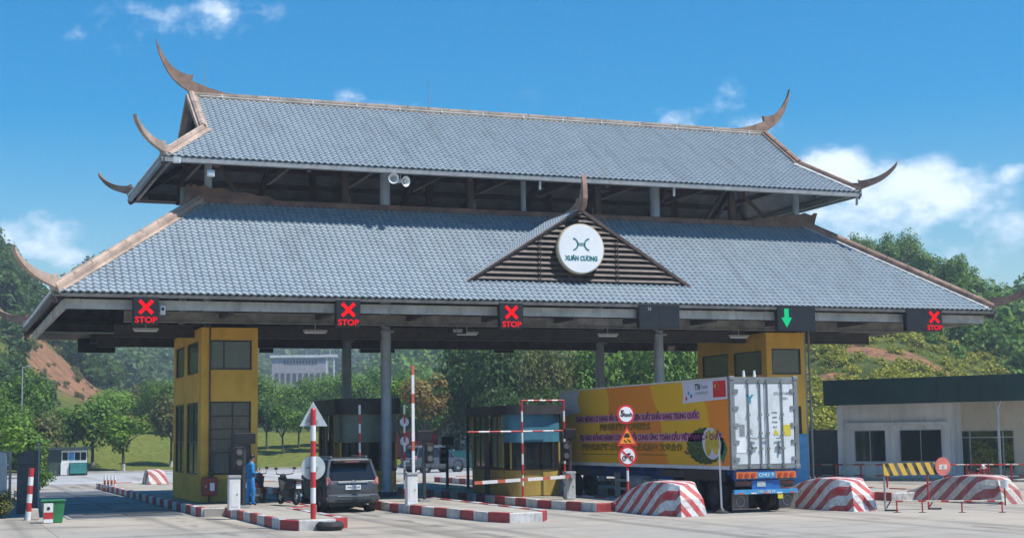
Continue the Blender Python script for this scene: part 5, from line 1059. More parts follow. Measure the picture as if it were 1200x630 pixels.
# ------------------------------------------------------------------ right side: barricade, rails, office
Y = 39.6; bl_ = gnd(1037, 599); a = at_y(1035.5, 557, Y); b = at_y(1098, 541, Y)
br = thing('barrier_board', 'yellow and black striped barrier board with a round red sign', 'barrier', ((a.x+b.x)/2, Y, 0))
MB().box(a.x, b.x, Y-.02, Y+.02, a.z, b.z).obj('board', stripes('yellow_black_diagonals', (.70, .43, .02), (.018, .016, .014), (.80, 0, .42), .27, .55, .5, .2, .2), br)
for x in (a.x+.05, b.x-.35): MB().cyl((x, Y+.05, 0), (x, Y+.05, b.z), .03, .03, 10).obj('leg', m_steel if x < a.x+.2 else m_red, br); MB().beam((x-.02, Y+.05, .03), (x+.28, Y-.22, .03), .06, .05).obj('foot', m_dark, br); MB().beam((x, Y+.05, .05), (x+.2, Y+.05, .30), .03, .03).obj('foot_brace', m_dark, br)
c_ = at_y(1104.5, 546, Y-.04); sn = MB().cyl((c_.x, Y-.06, c_.z), (c_.x, Y-.045, c_.z), .29, .29, 36).obj('round_sign', paint('faded_sign_red', (.62, .17, .14), .5, 0, .1), br); MB().box(c_.x-.15, c_.x+.15, Y-.068, Y-.062, c_.z-.09, c_.z+.06).obj('white_bar', m_cream, sn); MB().cyl((c_.x, Y-.075, c_.z-.01), (c_.x, Y-.069, c_.z-.01), .05, .05, 14).obj('bolt_plate', m_steel, sn)
lr = thing('low_rail', 'thin low red and white rail in front of the dusty crash block', 'rail', (29.4, 39.0, 0)); e0, e1 = gnd(1050, 600), gnd(1176, 600); e0 = Vector((e0.x, e0.y, 0)); e1 = Vector((e1.x, e1.y, 0)); n_ = 14
for i in range(n_): q0 = e0.lerp(e1, i/n_); q1 = e0.lerp(e1, (i+.99)/n_); MB().cyl((q0.x, q0.y, .34), (q1.x, q1.y, .34), .025, .025, 8).obj('rail_segment', m_red if i % 3 == 0 else m_cream, lr)
for f in (0.01, .25, .62, .99): q0 = e0.lerp(e1, f); MB().cyl((q0.x, q0.y, 0), (q0.x, q0.y, .34), .022, .022, 8).obj('rail_post', m_red, lr); MB().box(q0.x-.08, q0.x+.08, q0.y-.08, q0.y+.08, 0, .015).obj('foot', m_dark, lr)
p = gnd(846, 601); t_ = thing('pole_on_base', 'thin white pole on a dark base between the crash block and the truck', 'pole', (p.x, p.y, 0)); zt = at_y(843, 520, p.y).z
MB().cyl((p.x, p.y, .1), (p.x-.03, p.y, 2.0), .03, .03, 10).obj('shaft', m_white, t_); MB().lathe([(.0, .16), (.06, .16), (.12, .10), (.22, .05), (.22, 0)], (p.x, p.y, 0), (0,0,1), 16).obj('base', m_dark, t_)
p = gnd(1177, 588); t_ = thing('bucket', 'small white bucket on a post in front of the dusty crash block', 'bucket', (p.x, 40.35, 0)); q = at_y(1177, 567, 40.35)
MB().lathe([(.0, 0), (.11, 0), (.14, .26), (.125, .26), (.10, .02)], (q.x, 40.35, q.z-.12), (0,0,1), 16).obj('bucket_body', m_white, t_, smooth=True); MB().cyl((q.x, 40.35, 0), (q.x, 40.35, q.z-.12), .025, .025, 8).obj('post', m_brownst, t_)
def tube_rail(label, pa, pb, n):
    pa = Vector((pa.x, pa.y, 0)); pb = Vector((pb.x, pb.y, 0)); t = thing('tube_railing', label, 'railing', (pa+pb)/2)
    for z in (.55, 1.02):
        k = max(3, int((pb-pa).length/.45))
        for i in range(k): q0 = pa.lerp(pb, i/k); q1 = pa.lerp(pb, (i+.99)/k); MB().cyl((q0.x, q0.y, z), (q1.x, q1.y, z), .03, .03, 8).obj('rail_segment', m_red if i % 2 == 0 else m_cream, t)
    for i in range(n+1): q0 = pa.lerp(pb, i/n); MB().cyl((q0.x, q0.y, 0), (q0.x, q0.y, 1.05), .04, .04, 10).obj('rail_post', m_red, t); MB().box(q0.x-.1, q0.x+.1, q0.y-.1, q0.y+.1, 0, .02).obj('foot', m_dark, t)
tube_rail('red and white tube railing between the truck and the office', gnd(952, 571), gnd(1040, 572), 3)
tube_rail('red and white tube railing in front of the office glass door', gnd(1108, 573), gnd(1240, 573), 5)
# office
OW = gnd(985, 561); RZ_O = math.atan2(-.857, .515); ux = Vector((math.cos(RZ_O), math.sin(RZ_O), 0)); un = Vector((math.sin(RZ_O), -math.cos(RZ_O), 0))
def wx(px, py=520, off=0.0):
    d = ray(px, py); p0 = OW+un*off; t = (p0-CO).dot(un)/d.dot(un); q = CO+d*t; return (q-OW).dot(ux), q.z
of = thing('office', 'white single-storey office with a dark green fascia at the right', 'building', (OW.x, OW.y, 0))
P0 = Vector((OW.x, OW.y, 0)); xA, xB = wx(1115)[0], wx(1260)[0]; w1 = (wx(1001)[0], wx(1038)[0]); w2 = (wx(1054)[0], wx(1104)[0]); zt1 = wx(1040, 503)[1]; zb1 = wx(1040, 541)[1]
mbb = MB(); wall_panel(mbb, P0, ux, un, xA, 0, 4.3, .2, [(w1[0], w1[1], zb1, zt1), (w2[0], w2[1], zb1, zt1)]); mbb.obj('front_wall', m_whitewall, of)
m_alu = paint('aluminium_frame', (.50, .51, .53), .4, .3, .05, dirt=.1)
for w_ in (w1, w2): window(of, P0, ux, un, w_[0], w_[1], zb1, zt1, m_alu, m_glass_d, nv=2, fr=.05, dep=.06)
c0 = P0+ux*((w1[0]+w2[1])/2)+un*.12; MB().obox((c0.x, c0.y, zt1+.20), ux, un, w2[1]-w1[0]+.7, .24, .16).obj('window_canopy', m_whitewall, of)
for w_ in (w1, w2): c0 = P0+ux*((w_[0]+w_[1])/2)+un*.05; MB().obox((c0.x, c0.y, zb1-.08), ux, un, w_[1]-w_[0]+.2, .12, .07).obj('sill', m_whitewall, of)
for xx in (.12, (w1[1]+w2[0])/2, xA-.2): c0 = P0+ux*xx+un*.03; MB().obox((c0.x, c0.y, 0), ux, un, .34, .06, 4.25).obj('pilaster', m_whitewall, of)
rec = 1.2; P1 = P0-un*rec; d0, d1 = wx(1122, 520, -rec)[0], wx(1189, 520, -rec)[0]; zdt = wx(1150, 503, -rec)[1]
mbb = MB(); wall_panel(mbb, P1+ux*xA, ux, un, xB-xA, 0, 4.3, .2, [(d0-xA, d1-xA, .08, zdt)]); mbb.obj('recessed_wall', m_cream, of)
window(of, P1+ux*xA, ux, un, d0-xA, d1-xA, .08, zdt, m_alu, m_glass_d, fr=.07, bars=((.22, .80), (.84,)), name='glass_door')
c0 = P0+ux*xA-un*(rec/2); MB().obox((c0.x, c0.y, 0), ux, un, .2, rec, 4.3).obj('return_wall', m_whitewall, of)
c0 = P0+un*(-3.6); cL = P0+ux*.1-un*3.7; MB().obox((cL.x, cL.y, 0), ux, un, .2, 6.9, 4.3).obj('side_wall', m_whitewall, of)
zf0, zf1 = wx(1000, 474, 1.6)[1], wx(1000, 444.5, 1.6)[1]; fa = wx(965, 470, 1.6)[0]
c0 = P0+ux*((fa+xB)/2)+un*1.55; MB().obox((c0.x, c0.y, zf0), ux, un, xB-fa, .10, zf1-zf0).obj('fascia', m_darkgreen, of)
c0 = P0+ux*(fa+.05)-un*2.8; MB().obox((c0.x, c0.y, zf0), ux, un, .10, 8.6, zf1-zf0).obj('fascia', m_darkgreen, of)
nb = 11
for i in range(nb): c0 = P0+ux*(fa+(xB-fa)*(i+.5)/nb)+un*1.612; MB().obox((c0.x, c0.y, zf0+.01), ux, un, .05, .022, zf1-zf0-.02).obj('fascia_seam', m_darkgreen, of)
c0 = P0+ux*((fa+xB)/2)-un*2.8; MB().obox((c0.x, c0.y, 4.31), ux, un, xB-fa-.25, 8.4, .10).obj('roof_slab', m_steel, of)
c0 = P0+ux*((xA)/2+.1)-un*2.5; MB().obox((c0.x, c0.y, 0), ux, un, xA-.4, .1, 4.2).obj('inner_wall', m_cream, of)
c0 = P0+ux*(xB/2)+un*.8; MB().obox((c0.x, c0.y, 0), ux, un, xB+1.5, 2.4, .10).obj('plinth', m_conc, of)
yp, _ = wx(1172, 540, 1.3); q = P0+ux*yp+un*1.3; MB().cyl((q.x, q.y, .1), (q.x, q.y, 3.5), .07, .07, 14).obj('canopy_post', m_steel_l, of, smooth=True)
for s in (-1, 1): MB().cyl((q.x, q.y, 3.45), tuple(q+ux*(.35*s)+Vector((0, 0, 4.2))), .05, .05, 10).obj('post_branch', m_steel_l, of, smooth=True)
# dark gate left of the office
q0 = P0+ux*(-3.2)-un*.6; q1 = P0-ux*.15-un*.6; dg_ = thing('dark_gate', 'dark panelled gate between the truck and the office', 'gate', (q0+q1)/2); n_ = 5
for i in range(n_): c0 = q0.lerp(q1, (i+.5)/n_); MB().obox((c0.x, c0.y, .1), ux, un, (q1-q0).length/n_-.03, .06, 2.45).obj('panel', paint('charcoal_sheet', (.030, .038, .042), .5, 0, .2), dg_)
for i in range(3): c0 = q0.lerp(q1, i/2)-un*.06; MB().obox((c0.x, c0.y, 0), ux, un, .08, .08, 2.6).obj('post', m_dark, dg_)
# red motorbike in front of the glass door
m_mb3 = paint('red_bike_plastic', (.45, .02, .035), .35, dirt=.1); pr_ = gnd(1148, 574); motorbike('red motorbike parked in front of the office glass door', (pr_.x, pr_.y, 0), R(165), m_mb3)
# ------------------------------------------------------------------ far things across the road
m_kioskg = paint('dark_green_kiosk', (.030, .060, .055), .6, 0, .15)
p0 = gnd(55, 557.5); p1 = gnd(106, 557); kx0, kx1, ky = p0.x+.2, p1.x, 117.5
kz = at_y(80, 525, ky).z; kk = thing('kiosk', 'small dark green kiosk with a white window front across the road', 'kiosk', ((kx0+kx1)/2, ky, 0))
MB().box(kx0, kx1, ky+.06, ky+2.2, 0, kz-.1).obj('cabin', m_kioskg, kk); MB().box(kx0-.2, kx1+.2, ky-.3, ky+2.4, kz-.1, kz+.08).obj('roof', m_kioskg, kk)
wxa = at_y(72, 540, ky).x; MB().box(wxa, kx1-.05, ky, ky+.055, .95, kz-.15).obj('white_front', m_white, kk); fwid = kx1-.05-wxa
for i in range(4): MB().box(wxa+fwid*(.04+.24*i), wxa+fwid*(.24+.24*i), ky-.02, ky-.002, 1.15, kz-.3).obj('window', m_bluel if i == 1 else m_glass_d, kk)
MB().box(wxa+.6, kx1-.1, ky-.25, ky-.02, .15, .92).obj('counter', m_teal, kk); MB().box(wxa-.05, wxa+.55, ky-.06, ky-.005, .05, .95).obj('white_panel', m_white, kk)
p = polar(29, 121); lp = thing('lamp_post', 'tall thin grey lamp post among the trees at the far left', 'lamp post', (p.x, p.y, 0)); zt = 2.5+(521-437)/F_PX*121
MB().cyl((p.x, p.y, 0), (p.x, p.y, zt), .075, .045, 10).obj('shaft', m_steel, lp); MB().tube([(p.x, p.y, zt-.1), (p.x+.35, p.y, zt)], .03, 6).obj('arm', m_steel, lp); MB().box(p.x+.25, p.x+.75, p.y-.10, p.y+.10, zt, zt+.08).obj('lamp_head', m_steel, lp); MB().cyl((p.x, p.y, 0), (p.x, p.y, .3), .18, .15, 10).obj('base', m_conc, lp)
# red gabled house and teal hoarding
h0 = polar(487, 132); h1 = polar(572, 127); ux2 = (h1-h0).normalized(); un2 = Vector((ux2.y, -ux2.x, 0)); hm = h0.lerp(h1, .62)
ho = thing('red_house', 'low house with red gable trim behind the teal hoarding', 'house', (hm.x, hm.y, 0)); wd = 5.2; zr = 2.5+(513-487)/F_PX*130; ze = zr-1.5
def hp(a, d, z): q = hm+ux2*a-un2*d; return (q.x, q.y, z)
MB().prism([hp(-wd/2, 0, 0), hp(wd/2, 0, 0), hp(wd/2, 0, ze), hp(0, 0, zr-.1), hp(-wd/2, 0, ze)], tuple(-un2*7)).obj('wall', paint('grey_house_wall', (.30, .29, .29), .8), ho)
for s in (-1, 1):
    MB().prism([hp(s*(wd/2+.5), -.4, ze-.3), hp(0, -.4, zr), hp(0, -.4, zr+.14), hp(s*(wd/2+.5), -.4, ze-.16)], tuple(-un2*7.8)).obj('roof', paint('red_roof_sheet', (.30, .035, .035), .6), ho)
MB().obox(hp(.9, -.05, 1.9), ux2, un2, 1.9, .06, .8).obj('white_sign', m_white, ho); MB().obox(hp(-.9, -.05, .8), ux2, un2, 1.2, .06, 1.1).obj('window', m_glass_d, ho)
q = hp(-6.2, .5, 0); rt = thing('red_lorry', 'red lorry body parked left of the low house across the road', 'truck', q); MB().obox((q[0], q[1], .7), ux2, un2, 5.6, 2.3, 2.3).obj('cargo_body', m_red, rt, bevel=.04)
for a in (-1.9, 1.7): c0 = Vector(q)+ux2*a+un2*1.0; MB().cyl(c0+un2*.12+Vector((0,0,.48)), c0-un2*.12+Vector((0,0,.48)), .48, .48, 18).obj('wheel', m_rubber, rt); MB().obox((c0.x-un2.x, c0.y-un2.y, .55), ux2, un2, .2, 2.0, .15).obj('axle', m_dark, rt)
ha = polar(484, 119); hb = polar(575, 115); hd = thing('hoarding', 'teal sheet hoarding along the far side of the road', 'hoarding', ((ha+hb)/2)); n_ = 12
for i in range(n_): c0 = ha.lerp(hb, (i+.5)/n_); dd = (hb-ha).normalized(); MB().obox((c0.x, c0.y, .05), dd, Vector((dd.y, -dd.x, 0)), (hb-ha).length/n_-.03, .05, 1.35+.04*(i % 3)).obj('panel', m_teal, hd)
for i in range(5): c0 = ha.lerp(hb, i/4)+Vector((.1, .15, 0)); MB().box(c0.x-.05, c0.x+.05, c0.y-.05, c0.y+.05, 0, 1.5).obj('post', m_steel, hd)
# ------------------------------------------------------------------ terrain
HILLS = [  # photo column and distance of the summit, height, angular spread (in photo columns), spread in depth
    (-60, 300, 43, 110, 60), (-480, 330, 46, 200, 80), (-1000, 330, 50, 250, 90), (150, 540, 50, 90, 90), (450, 830, 70, 340, 130), (560, 440, 38, 90, 80),
    (1000, 222, 24.5, 130, 55), (1290, 340, 35, 125, 70), (1800, 320, 60, 260, 90)]
def smooth(x, a, b): t = np.clip((x-a)/(b-a), 0, 1); return t*t*(3-2*t)
AX = polar(600, 1)
def hnoise(x, y):
    r_ = 0
    for k, (f, a) in enumerate(((.021, 2.2), (.047, 1.1), (.11, .5), (.23, .22))): r_ = r_ + a*np.sin(x*f+1.7*k+np.sin(y*f*.8+k))*np.cos(y*f*1.1+.6*k)
    return r_
def terr(x, y):
    x = np.asarray(x, float); y = np.asarray(y, float); d = np.hypot(x, y); z = np.zeros_like(d)
    px = 600+F_PX*np.clip(np.arctan2(x*AX.y-y*AX.x, x*AX.x+y*AX.y), -1.3, 1.3)
    for pc, dc_, A_, sp_, sd_ in HILLS: z = z+A_*np.exp(-.5*(((px-pc)/sp_)**2+((d-dc_)/sd_)**2))
    side = (x*AX.y-y*AX.x)/np.maximum(d, 1)           # <0 left of the view axis
    bank = 3.6*smooth(d, 131, 172)*smooth(-side, .02, .10)
    gate = smooth(d, 96, 135)
    return gate*z + bank + hnoise(x, y)*smooth(d, 125, 260)*(.5+z/40) - .35
na, nd = 210, 120
angs = np.linspace(-62, 62, na); dist = 88*np.power(2000/88, np.linspace(0, 1, nd))
fa = math.degrees(math.atan2(AX.x, AX.y)); TH = np.radians(fa+angs)
gx = np.sin(TH)[:, None]*dist[None]; gy = np.cos(TH)[:, None]*dist[None]; gz = terr(gx, gy)
vs = np.stack([gx, gy, gz], -1).reshape(-1, 3); I = np.arange(na*nd).reshape(na, nd)
fs = np.stack([I[:-1, :-1], I[:-1, 1:], I[1:, 1:], I[1:, :-1]], -1).reshape(-1, 4)
me = bpy.data.meshes.new('hills'); me.from_pydata(vs.tolist(), [], fs[:, ::-1].tolist()); me.polygons.foreach_set('use_smooth', [True]*len(me.polygons)); me.update()
cutc = at_y(92, 428, 1); cutd = polar(88, 262); DIRT = [(polar(80, 222), 8, 14), (polar(116, 230), 11, 26), (polar(1022, 150), 2.4, 5), (polar(1078, 150), 1.8, 4), (polar(965, 140), 1.5, 4)]
def hill_mat():
    t = NT('hill_ground'); v = t.coord(); p_ = t.xyz(v); n1 = t.noise(v, .03, 6, .65); n2 = t.noise(v, .25, 6, .65); n3 = t.noise(v, 1.6, 5, .6)
    c = t.mix(t.ramp(n1, .35, .65), (.055, .085, .018), (.125, .15, .030)); c = t.mix(t.M('MULTIPLY', t.ramp(n2, .45, .7), .7), c, (.22, .215, .045)); c = t.mix(t.M('MULTIPLY', t.ramp(n3, .5, .75), .4), c, (.08, .10, .02))
    d = t.M('SQRT', t.M('ADD', t.M('MULTIPLY', p_[0], p_[0]), t.M('MULTIPLY', p_[1], p_[1])))
    lawn = t.M('MULTIPLY', t.M('SUBTRACT', 1.0, t.ramp(d, 168, 185)), t.M('MULTIPLY', t.M('SUBTRACT', 1.0, t.ramp(p_[0], 56, 66)), t.ramp(t.M('SUBTRACT', p_[0], t.M('MULTIPLY', d, .085)), -2, 3)))       # mown bank beyond the road
    lc = t.mix(t.ramp(n3, .3, .7), (.13, .165, .030), (.20, .215, .048)); c = t.mix(lawn, c, lc)
    m_ = None
    for (q, rx, ry) in DIRT:
        q0 = q; e = t.M('ADD', t.M('MULTIPLY', t.M('DIVIDE', t.M('SUBTRACT', p_[0], q0.x), rx), t.M('DIVIDE', t.M('SUBTRACT', p_[0], q0.x), rx)), t.M('MULTIPLY', t.M('DIVIDE', t.M('SUBTRACT', p_[1], q0.y), ry), t.M('DIVIDE', t.M('SUBTRACT', p_[1], q0.y), ry)))
        k = t.M('SUBTRACT', 1.0, t.ramp(t.M('ADD', e, t.M('MULTIPLY', t.M('SUBTRACT', n2, .5), 3.2)), .5, 1.0)); m_ = k if m_ is None else t.M('MAXIMUM', m_, k)
    n5 = t.noise(v, .5, 7, .7, (1, 1, .25)); dc_ = t.mix(t.ramp(n3, .35, .65), (.44, .20, .09), (.27, .16, .10)); dc_ = t.mix(t.M('MULTIPLY', t.ramp(n5, .42, .62), .75), dc_, (.17, .10, .065)); c = t.mix(m_, c, dc_)
    t.bsdf(c, .95, 0, .1, t.M('ADD', n3, t.M('MULTIPLY', t.noise(v, .35, 7, .7), 3.0)), .8, .6); return t.m
tag(mesh_obj('hills', me, hill_mat()), kind='structure')
def tz(x, y): return float(terr(np.array([x]), np.array([y]))[0])
def gz_(x, y): return max(0.0, tz(x, y))
# ------------------------------------------------------------------ foliage
def leaf_mat(name, ca, cb, trans=.3):
    t = NT(name); g = t.N('ShaderNodeNewGeometry'); oi = t.N('ShaderNodeObjectInfo'); n = t.noise(g.outputs['Position'], .10, 3)
    c = t.mix(t.M('FRACT', t.M('ADD', g.outputs['Random Per Island'], oi.outputs['Random'])), ca, cb); c = t.mix(t.M('MULTIPLY', t.ramp(n, .35, .7), .45), c, tuple(x*.55 for x in ca))
    d = t.N('ShaderNodeBsdfPrincipled'); t.L(c, d.inputs['Base Color']); d.inputs['Roughness'].default_value = .55; d.inputs['Specular IOR Level'].default_value = .25
    tr = t.N('ShaderNodeBsdfTranslucent'); t.L(t.mix(.5, c, (.16, .22, .02)), tr.inputs[0]); mx = t.N('ShaderNodeMixShader'); mx.inputs[0].default_value = trans
    t.L(d.outputs[0], mx.inputs[1]); t.L(tr.outputs[0], mx.inputs[2]); t.L(mx.outputs[0], t.out.inputs[0]); return t.m
def lk(a, k=1.0): return tuple(x*k for x in a)
LM = {'dark': leaf_mat('dark_leaf', (0.028, 0.077, 0.020), (0.077, 0.147, 0.031)), 'mid': leaf_mat('mid_leaf', (0.064, 0.166, 0.023), (0.186, 0.320, 0.038)), 'lite': leaf_mat('bright_leaf', (0.109, 0.237, 0.023), (0.243, 0.384, 0.044)),
      'olive': leaf_mat('olive_leaf', (0.109, 0.128, 0.033), (0.218, 0.205, 0.064)), 'scrub': leaf_mat('yellow_green_scrub', (0.256, 0.282, 0.026), (0.538, 0.486, 0.058)), 'rust': leaf_mat('rust_leaf', (0.166, 0.122, 0.032), (0.333, 0.218, 0.064)), 'far': leaf_mat('far_leaf', (0.046, 0.109, 0.031), (0.122, 0.198, 0.049))}
m_bark = paint('bark', (.10, .075, .055), .9, 0, .3, 4, .3, bump=.4); m_limew = paint('whitewashed_trunk', (.55, .54, .50), .85, 0, .1)
def crown(n, leaf, blobs, seed, squash=.8, dens=.62):
    """leaf faces spread through several uneven clumps; unit crown radius 1, centre at origin"""
    g = np.random.default_rng(seed); cs = g.normal(size=(blobs, 3)); cs /= np.linalg.norm(cs, axis=1)[:, None]; cs *= (g.uniform(.25, .78, blobs))[:, None]; cs[:, 2] *= squash; rs = g.uniform(.24, .48, blobs)
    b = g.choice(blobs, n, p=rs**2/np.sum(rs**2)); d = g.normal(size=(n, 3)); d /= np.linalg.norm(d, axis=1)[:, None]; rr = np.where(g.random(n) < dens, g.uniform(.80, 1.08, n), g.uniform(.25, .8, n))
    P = cs[b]+d*(rs[b]*rr)[:, None]; P[:, 2] *= .95
    nrm = d*.9+g.normal(size=(n, 3))*.42+np.array([.18, -.16, .62]); nrm /= np.linalg.norm(nrm, axis=1)[:, None]
    a = np.cross(nrm, g.normal(size=(n, 3))); a /= np.linalg.norm(a, axis=1)[:, None]; c_ = np.cross(nrm, a); s = leaf*g.uniform(.6, 1.35, n)[:, None]
    return np.stack([P-a*s-c_*s*.2, P+c_*s*-.62+a*s*.1, P+a*s+c_*s*.2, P+c_*s*.62-a*s*.1], 1)
def quads_mesh(name, Q, mat):
    n = Q.shape[0]; me = bpy.data.meshes.new(name); me.vertices.add(4*n); me.vertices.foreach_set('co', Q.reshape(-1).astype(np.float32)); me.loops.add(4*n); me.loops.foreach_set('vertex_index', np.arange(4*n, dtype=np.int32))
    me.polygons.add(n); me.polygons.foreach_set('loop_start', np.arange(0, 4*n, 4, dtype=np.int32)); me.polygons.foreach_set('loop_total', np.full(n, 4, dtype=np.int32)); me.update(calc_edges=True); me.materials.append(mat); return me
CROWN = {}
def crown_me(kind, var, fine=False):
    k = (kind, var, fine)
    if k not in CROWN: CROWN[k] = quads_mesh('crown', crown(6500 if fine else 2600, .040 if fine else .066, 22 if fine else 15, 100+var*17+len(kind), .85), LM[kind])
    return CROWN[k]
def trunk_me(var, white):
    g = random.Random(50+var); mbb = MB(); mbb.cyl((0, 0, -.15), (.02, .01, .5), .055, .04, 8)
    for k in range(5):
        a_ = k*1.26+g.random(); e = (.55*math.cos(a_), .55*math.sin(a_), .78+.3*g.random()); mid = (e[0]*.45, e[1]*.45, .60+.12*g.random()); mbb.cyl((.02, .01, .40+.05*k*.4), mid, .026, .018, 6); mbb.cyl(mid, e, .018, .006, 5)
    return mbb
TRK = {}
def tree(label, px, d, h, w, kind, var, z=None, group=None, low=.28, white=False, name='tree'):
    q = polar(px, d); zz = gz_(q.x, q.y) if z is None else z; t = thing(name, label, 'tree', (q.x, q.y, zz), group=group)
    rz = random.uniform(0, 6.28); hc = h*(1-low)/2
    c_ = bpy.data.objects.new('crown', crown_me(kind, var, w > 5.4)); COL.objects.link(c_); c_.parent = t; c_.location = (0, 0, h*low+hc); c_.scale = (w/2*1.08, w/2*1.08, hc*1.12); c_.rotation_euler = (0, 0, rz)
    if var not in TRK: TRK[var] = trunk_me(var, white).obj('trunk', m_bark).data; bpy.data.objects.remove([o for o in bpy.data.objects if o.data == TRK[var]][0])
    k_ = bpy.data.objects.new('trunk', TRK[var]); COL.objects.link(k_); k_.parent = t; k_.scale = (w*.55, w*.55, h*.72); k_.rotation_euler = (0, 0, rz)
    if white: MB().cyl((0, 0, 0), (0, 0, .55), w*.034, w*.032, 8).obj('whitewash', m_limew, t, local=True)
    return t
ROW = ('first', 'second', 'third', 'fourth', 'fifth', 'sixth', 'seventh', 'eighth', 'ninth', 'tenth', 'eleventh', 'twelfth', 'thirteenth', 'fourteenth')
# single trees along the far side of the road
tree('round bright green tree on the lawn between the kiosk and the left tower', 148, 134, 5.2, 4.6, 'lite', 0, white=True)
tree('taller mid green tree right behind the green kiosk', 112, 138, 7.0, 5.0, 'mid', 1, white=True, low=.2)
tree('dark olive tree close to the left edge of the left tower', 203, 140, 7.2, 4.6, 'olive', 2, white=True)
for i, (px, d, h, w, k) in enumerate(((-30, 128, 9.0, 7, 'mid'), (-2, 122, 7.5, 6, 'mid'), (22, 135, 8.6, 6.5, 'mid'), (46, 132, 7.0, 5.5, 'dark'), (72, 139, 5.8, 5.0, 'mid'), (60, 126, 5.2, 4.6, 'olive'), (8, 112, 4.6, 5, 'lite'), (38, 113, 3.8, 4, 'mid'))):
    tree(ROW[i]+' tree in the dense clump behind the fence at the far left', px, d, h, w, k, i % 5, group='clump of trees at the far left', low=.05)
for i, (px, d, h) in enumerate(((313, 152, 5.0), (332, 149, 5.2), (350, 153, 4.8), (368, 150, 5.0), (386, 154, 5.2), (402, 150, 4.8))):
    tree(ROW[i]+' small tree of the row on the grass bank, counted from the left tower', px, d, h, 3.6, 'mid' if i % 2 else 'dark', i % 5, group='row of small trees on the grass bank', low=.36)
for i, (px, d, h, w, k) in enumerate(((140, 168, 5.0, 6, 'lite'), (168, 172, 5.5, 6, 'olive'), (192, 166, 6.5, 5.5, 'mid'), (225, 172, 7, 6, 'mid'), (300, 178, 7.5, 6, 'mid'), (325, 182, 7.0, 6, 'lite'), (352, 180, 7.0, 6, 'mid'), (380, 184, 8, 7, 'mid'), (408, 178, 8, 6, 'lite'), (436, 180, 8, 7, 'mid'))):
    tree(ROW[i]+' tree of the tree belt above the grass bank, counted from the left', px, d, h, w, k, (i+2) % 5, group='tree belt above the grass bank', low=.1)
tree('tree with rusty tinted leaves beside the raised barrier arm', 496, 124, 8.4, 4.6, 'rust', 3, low=.50); tree('light green tree left of the rusty leaved tree', 470, 128, 7.6, 5.0, 'lite', 4, low=.45)
for i, (px, d, h, w, k) in enumerate(((470, 150, 9, 8, 'mid'), (525, 148, 9, 8, 'mid'), (552, 128, 12.5, 7.5, 'dark'), (582, 124, 13, 8, 'dark'), (612, 126, 12.5, 7, 'dark'), (640, 119, 11.5, 5.5, 'olive'), (668, 126, 12.5, 7, 'dark'), (700, 122, 12, 7.5, 'mid'), (735, 124, 11.5, 7, 'lite'), (770, 120, 12.5, 7.5, 'mid'), (802, 122, 12, 7, 'lite'), (836, 124, 11.5, 7, 'mid'), (640, 112, 6.5, 6, 'dark'), (600, 113, 6.0, 6, 'dark'))):
    tree(ROW[i]+' tall tree of the wood seen under the canopy, counted from the left', px, d, h, w, k, (i*2) % 5, group='wood seen under the canopy', low=.0)
for i, (px, d, h, w) in enumerate(((948, 205, 6.5, 5.0), (966, 212, 5.0, 4.4), (985, 208, 6.0, 4.0), (1002, 214, 8.0, 5.2), (1018, 210, 6.5, 4.6), (1042, 208, 6.5, 4.6), (1060, 212, 7.5, 5.5), (1082, 206, 6.0, 5), (1104, 208, 6.5, 5), (1122, 206, 7.5, 4.5), (1140, 210, 6.5, 5), (1158, 208, 5.0, 5))):
    tree(ROW[i]+' tree on the skyline of the right hill, counted from the left', px, d, h, w, 'mid' if i % 3 else 'lite', i % 5, group='skyline trees on the right hill', low=.12)
# bushes in front of the fence at the far left
def bush(label, px, d, h, w, kind, var):
    q = polar(px, d); t = thing('bush', label, 'bush', (q.x, q.y, gz_(q.x, q.y))); c_ = bpy.data.objects.new('foliage', crown_me(kind, var)); COL.objects.link(c_); c_.parent = t; c_.location = (0, 0, h*.42); c_.scale = (w/2, w/2, h*.55)
    MB().cyl((0, 0, -.05), (0, 0, h*.5), .04, .02, 6).obj('stem', m_bark, t, local=True)
bush('dry grey bush at the foot of the picket fence at the far left', 8, 53.5, 1.2, 1.2, 'olive', 2); bush('low leafy bush behind the open gate leaf', 52, 84, 1.4, 1.6, 'mid', 1)
# forest and scrub on the hills: far too many to count
TMPL = {s: [crown(n, lf, 9, 300+7*s+i, .85) for i in range(4)] for s, n, lf in ((0, 380, .115), (1, 250, .135), (2, 170, .16))}
def scatter(name, label, cat, mat, pts, size, lod, lift=.35):
    Qs = []
    for (x, y, s) in pts:
        z = tz(x, y); Q = TMPL[lod][random.randrange(4)].copy(); a_ = random.uniform(0, 6.28); ca, sa = math.cos(a_), math.sin(a_); q = Q.copy(); q[..., 0] = Q[..., 0]*ca-Q[..., 1]*sa; q[..., 1] = Q[..., 0]*sa+Q[..., 1]*ca
        q *= np.array([s, s, s*random.uniform(.85, 1.35)]); q += np.array([x, y, z+s*lift]); Qs.append(q)
    o = mesh_obj(name, quads_mesh(name, np.concatenate(Qs), mat), None); return tag(o, label, cat, kind='stuff')
def region(n, px0, px1, d0, d1, s0, s1, keep=None):
    out = []; tries = 0
    while len(out) < n and tries < n*20:
        tries += 1; px = random.uniform(px0, px1); d = d0*(d1/d0)**random.random(); q = polar(px, d)
        if keep and not keep(q, px, d): continue
        out.append((q.x, q.y, random.uniform(s0, s1)))
    return out
def not_dirt(q, px, d): return not any(((q.x-c_.x)/rx)**2+((q.y-c_.y)/ry)**2 < .8 for c_, rx, ry in DIRT)
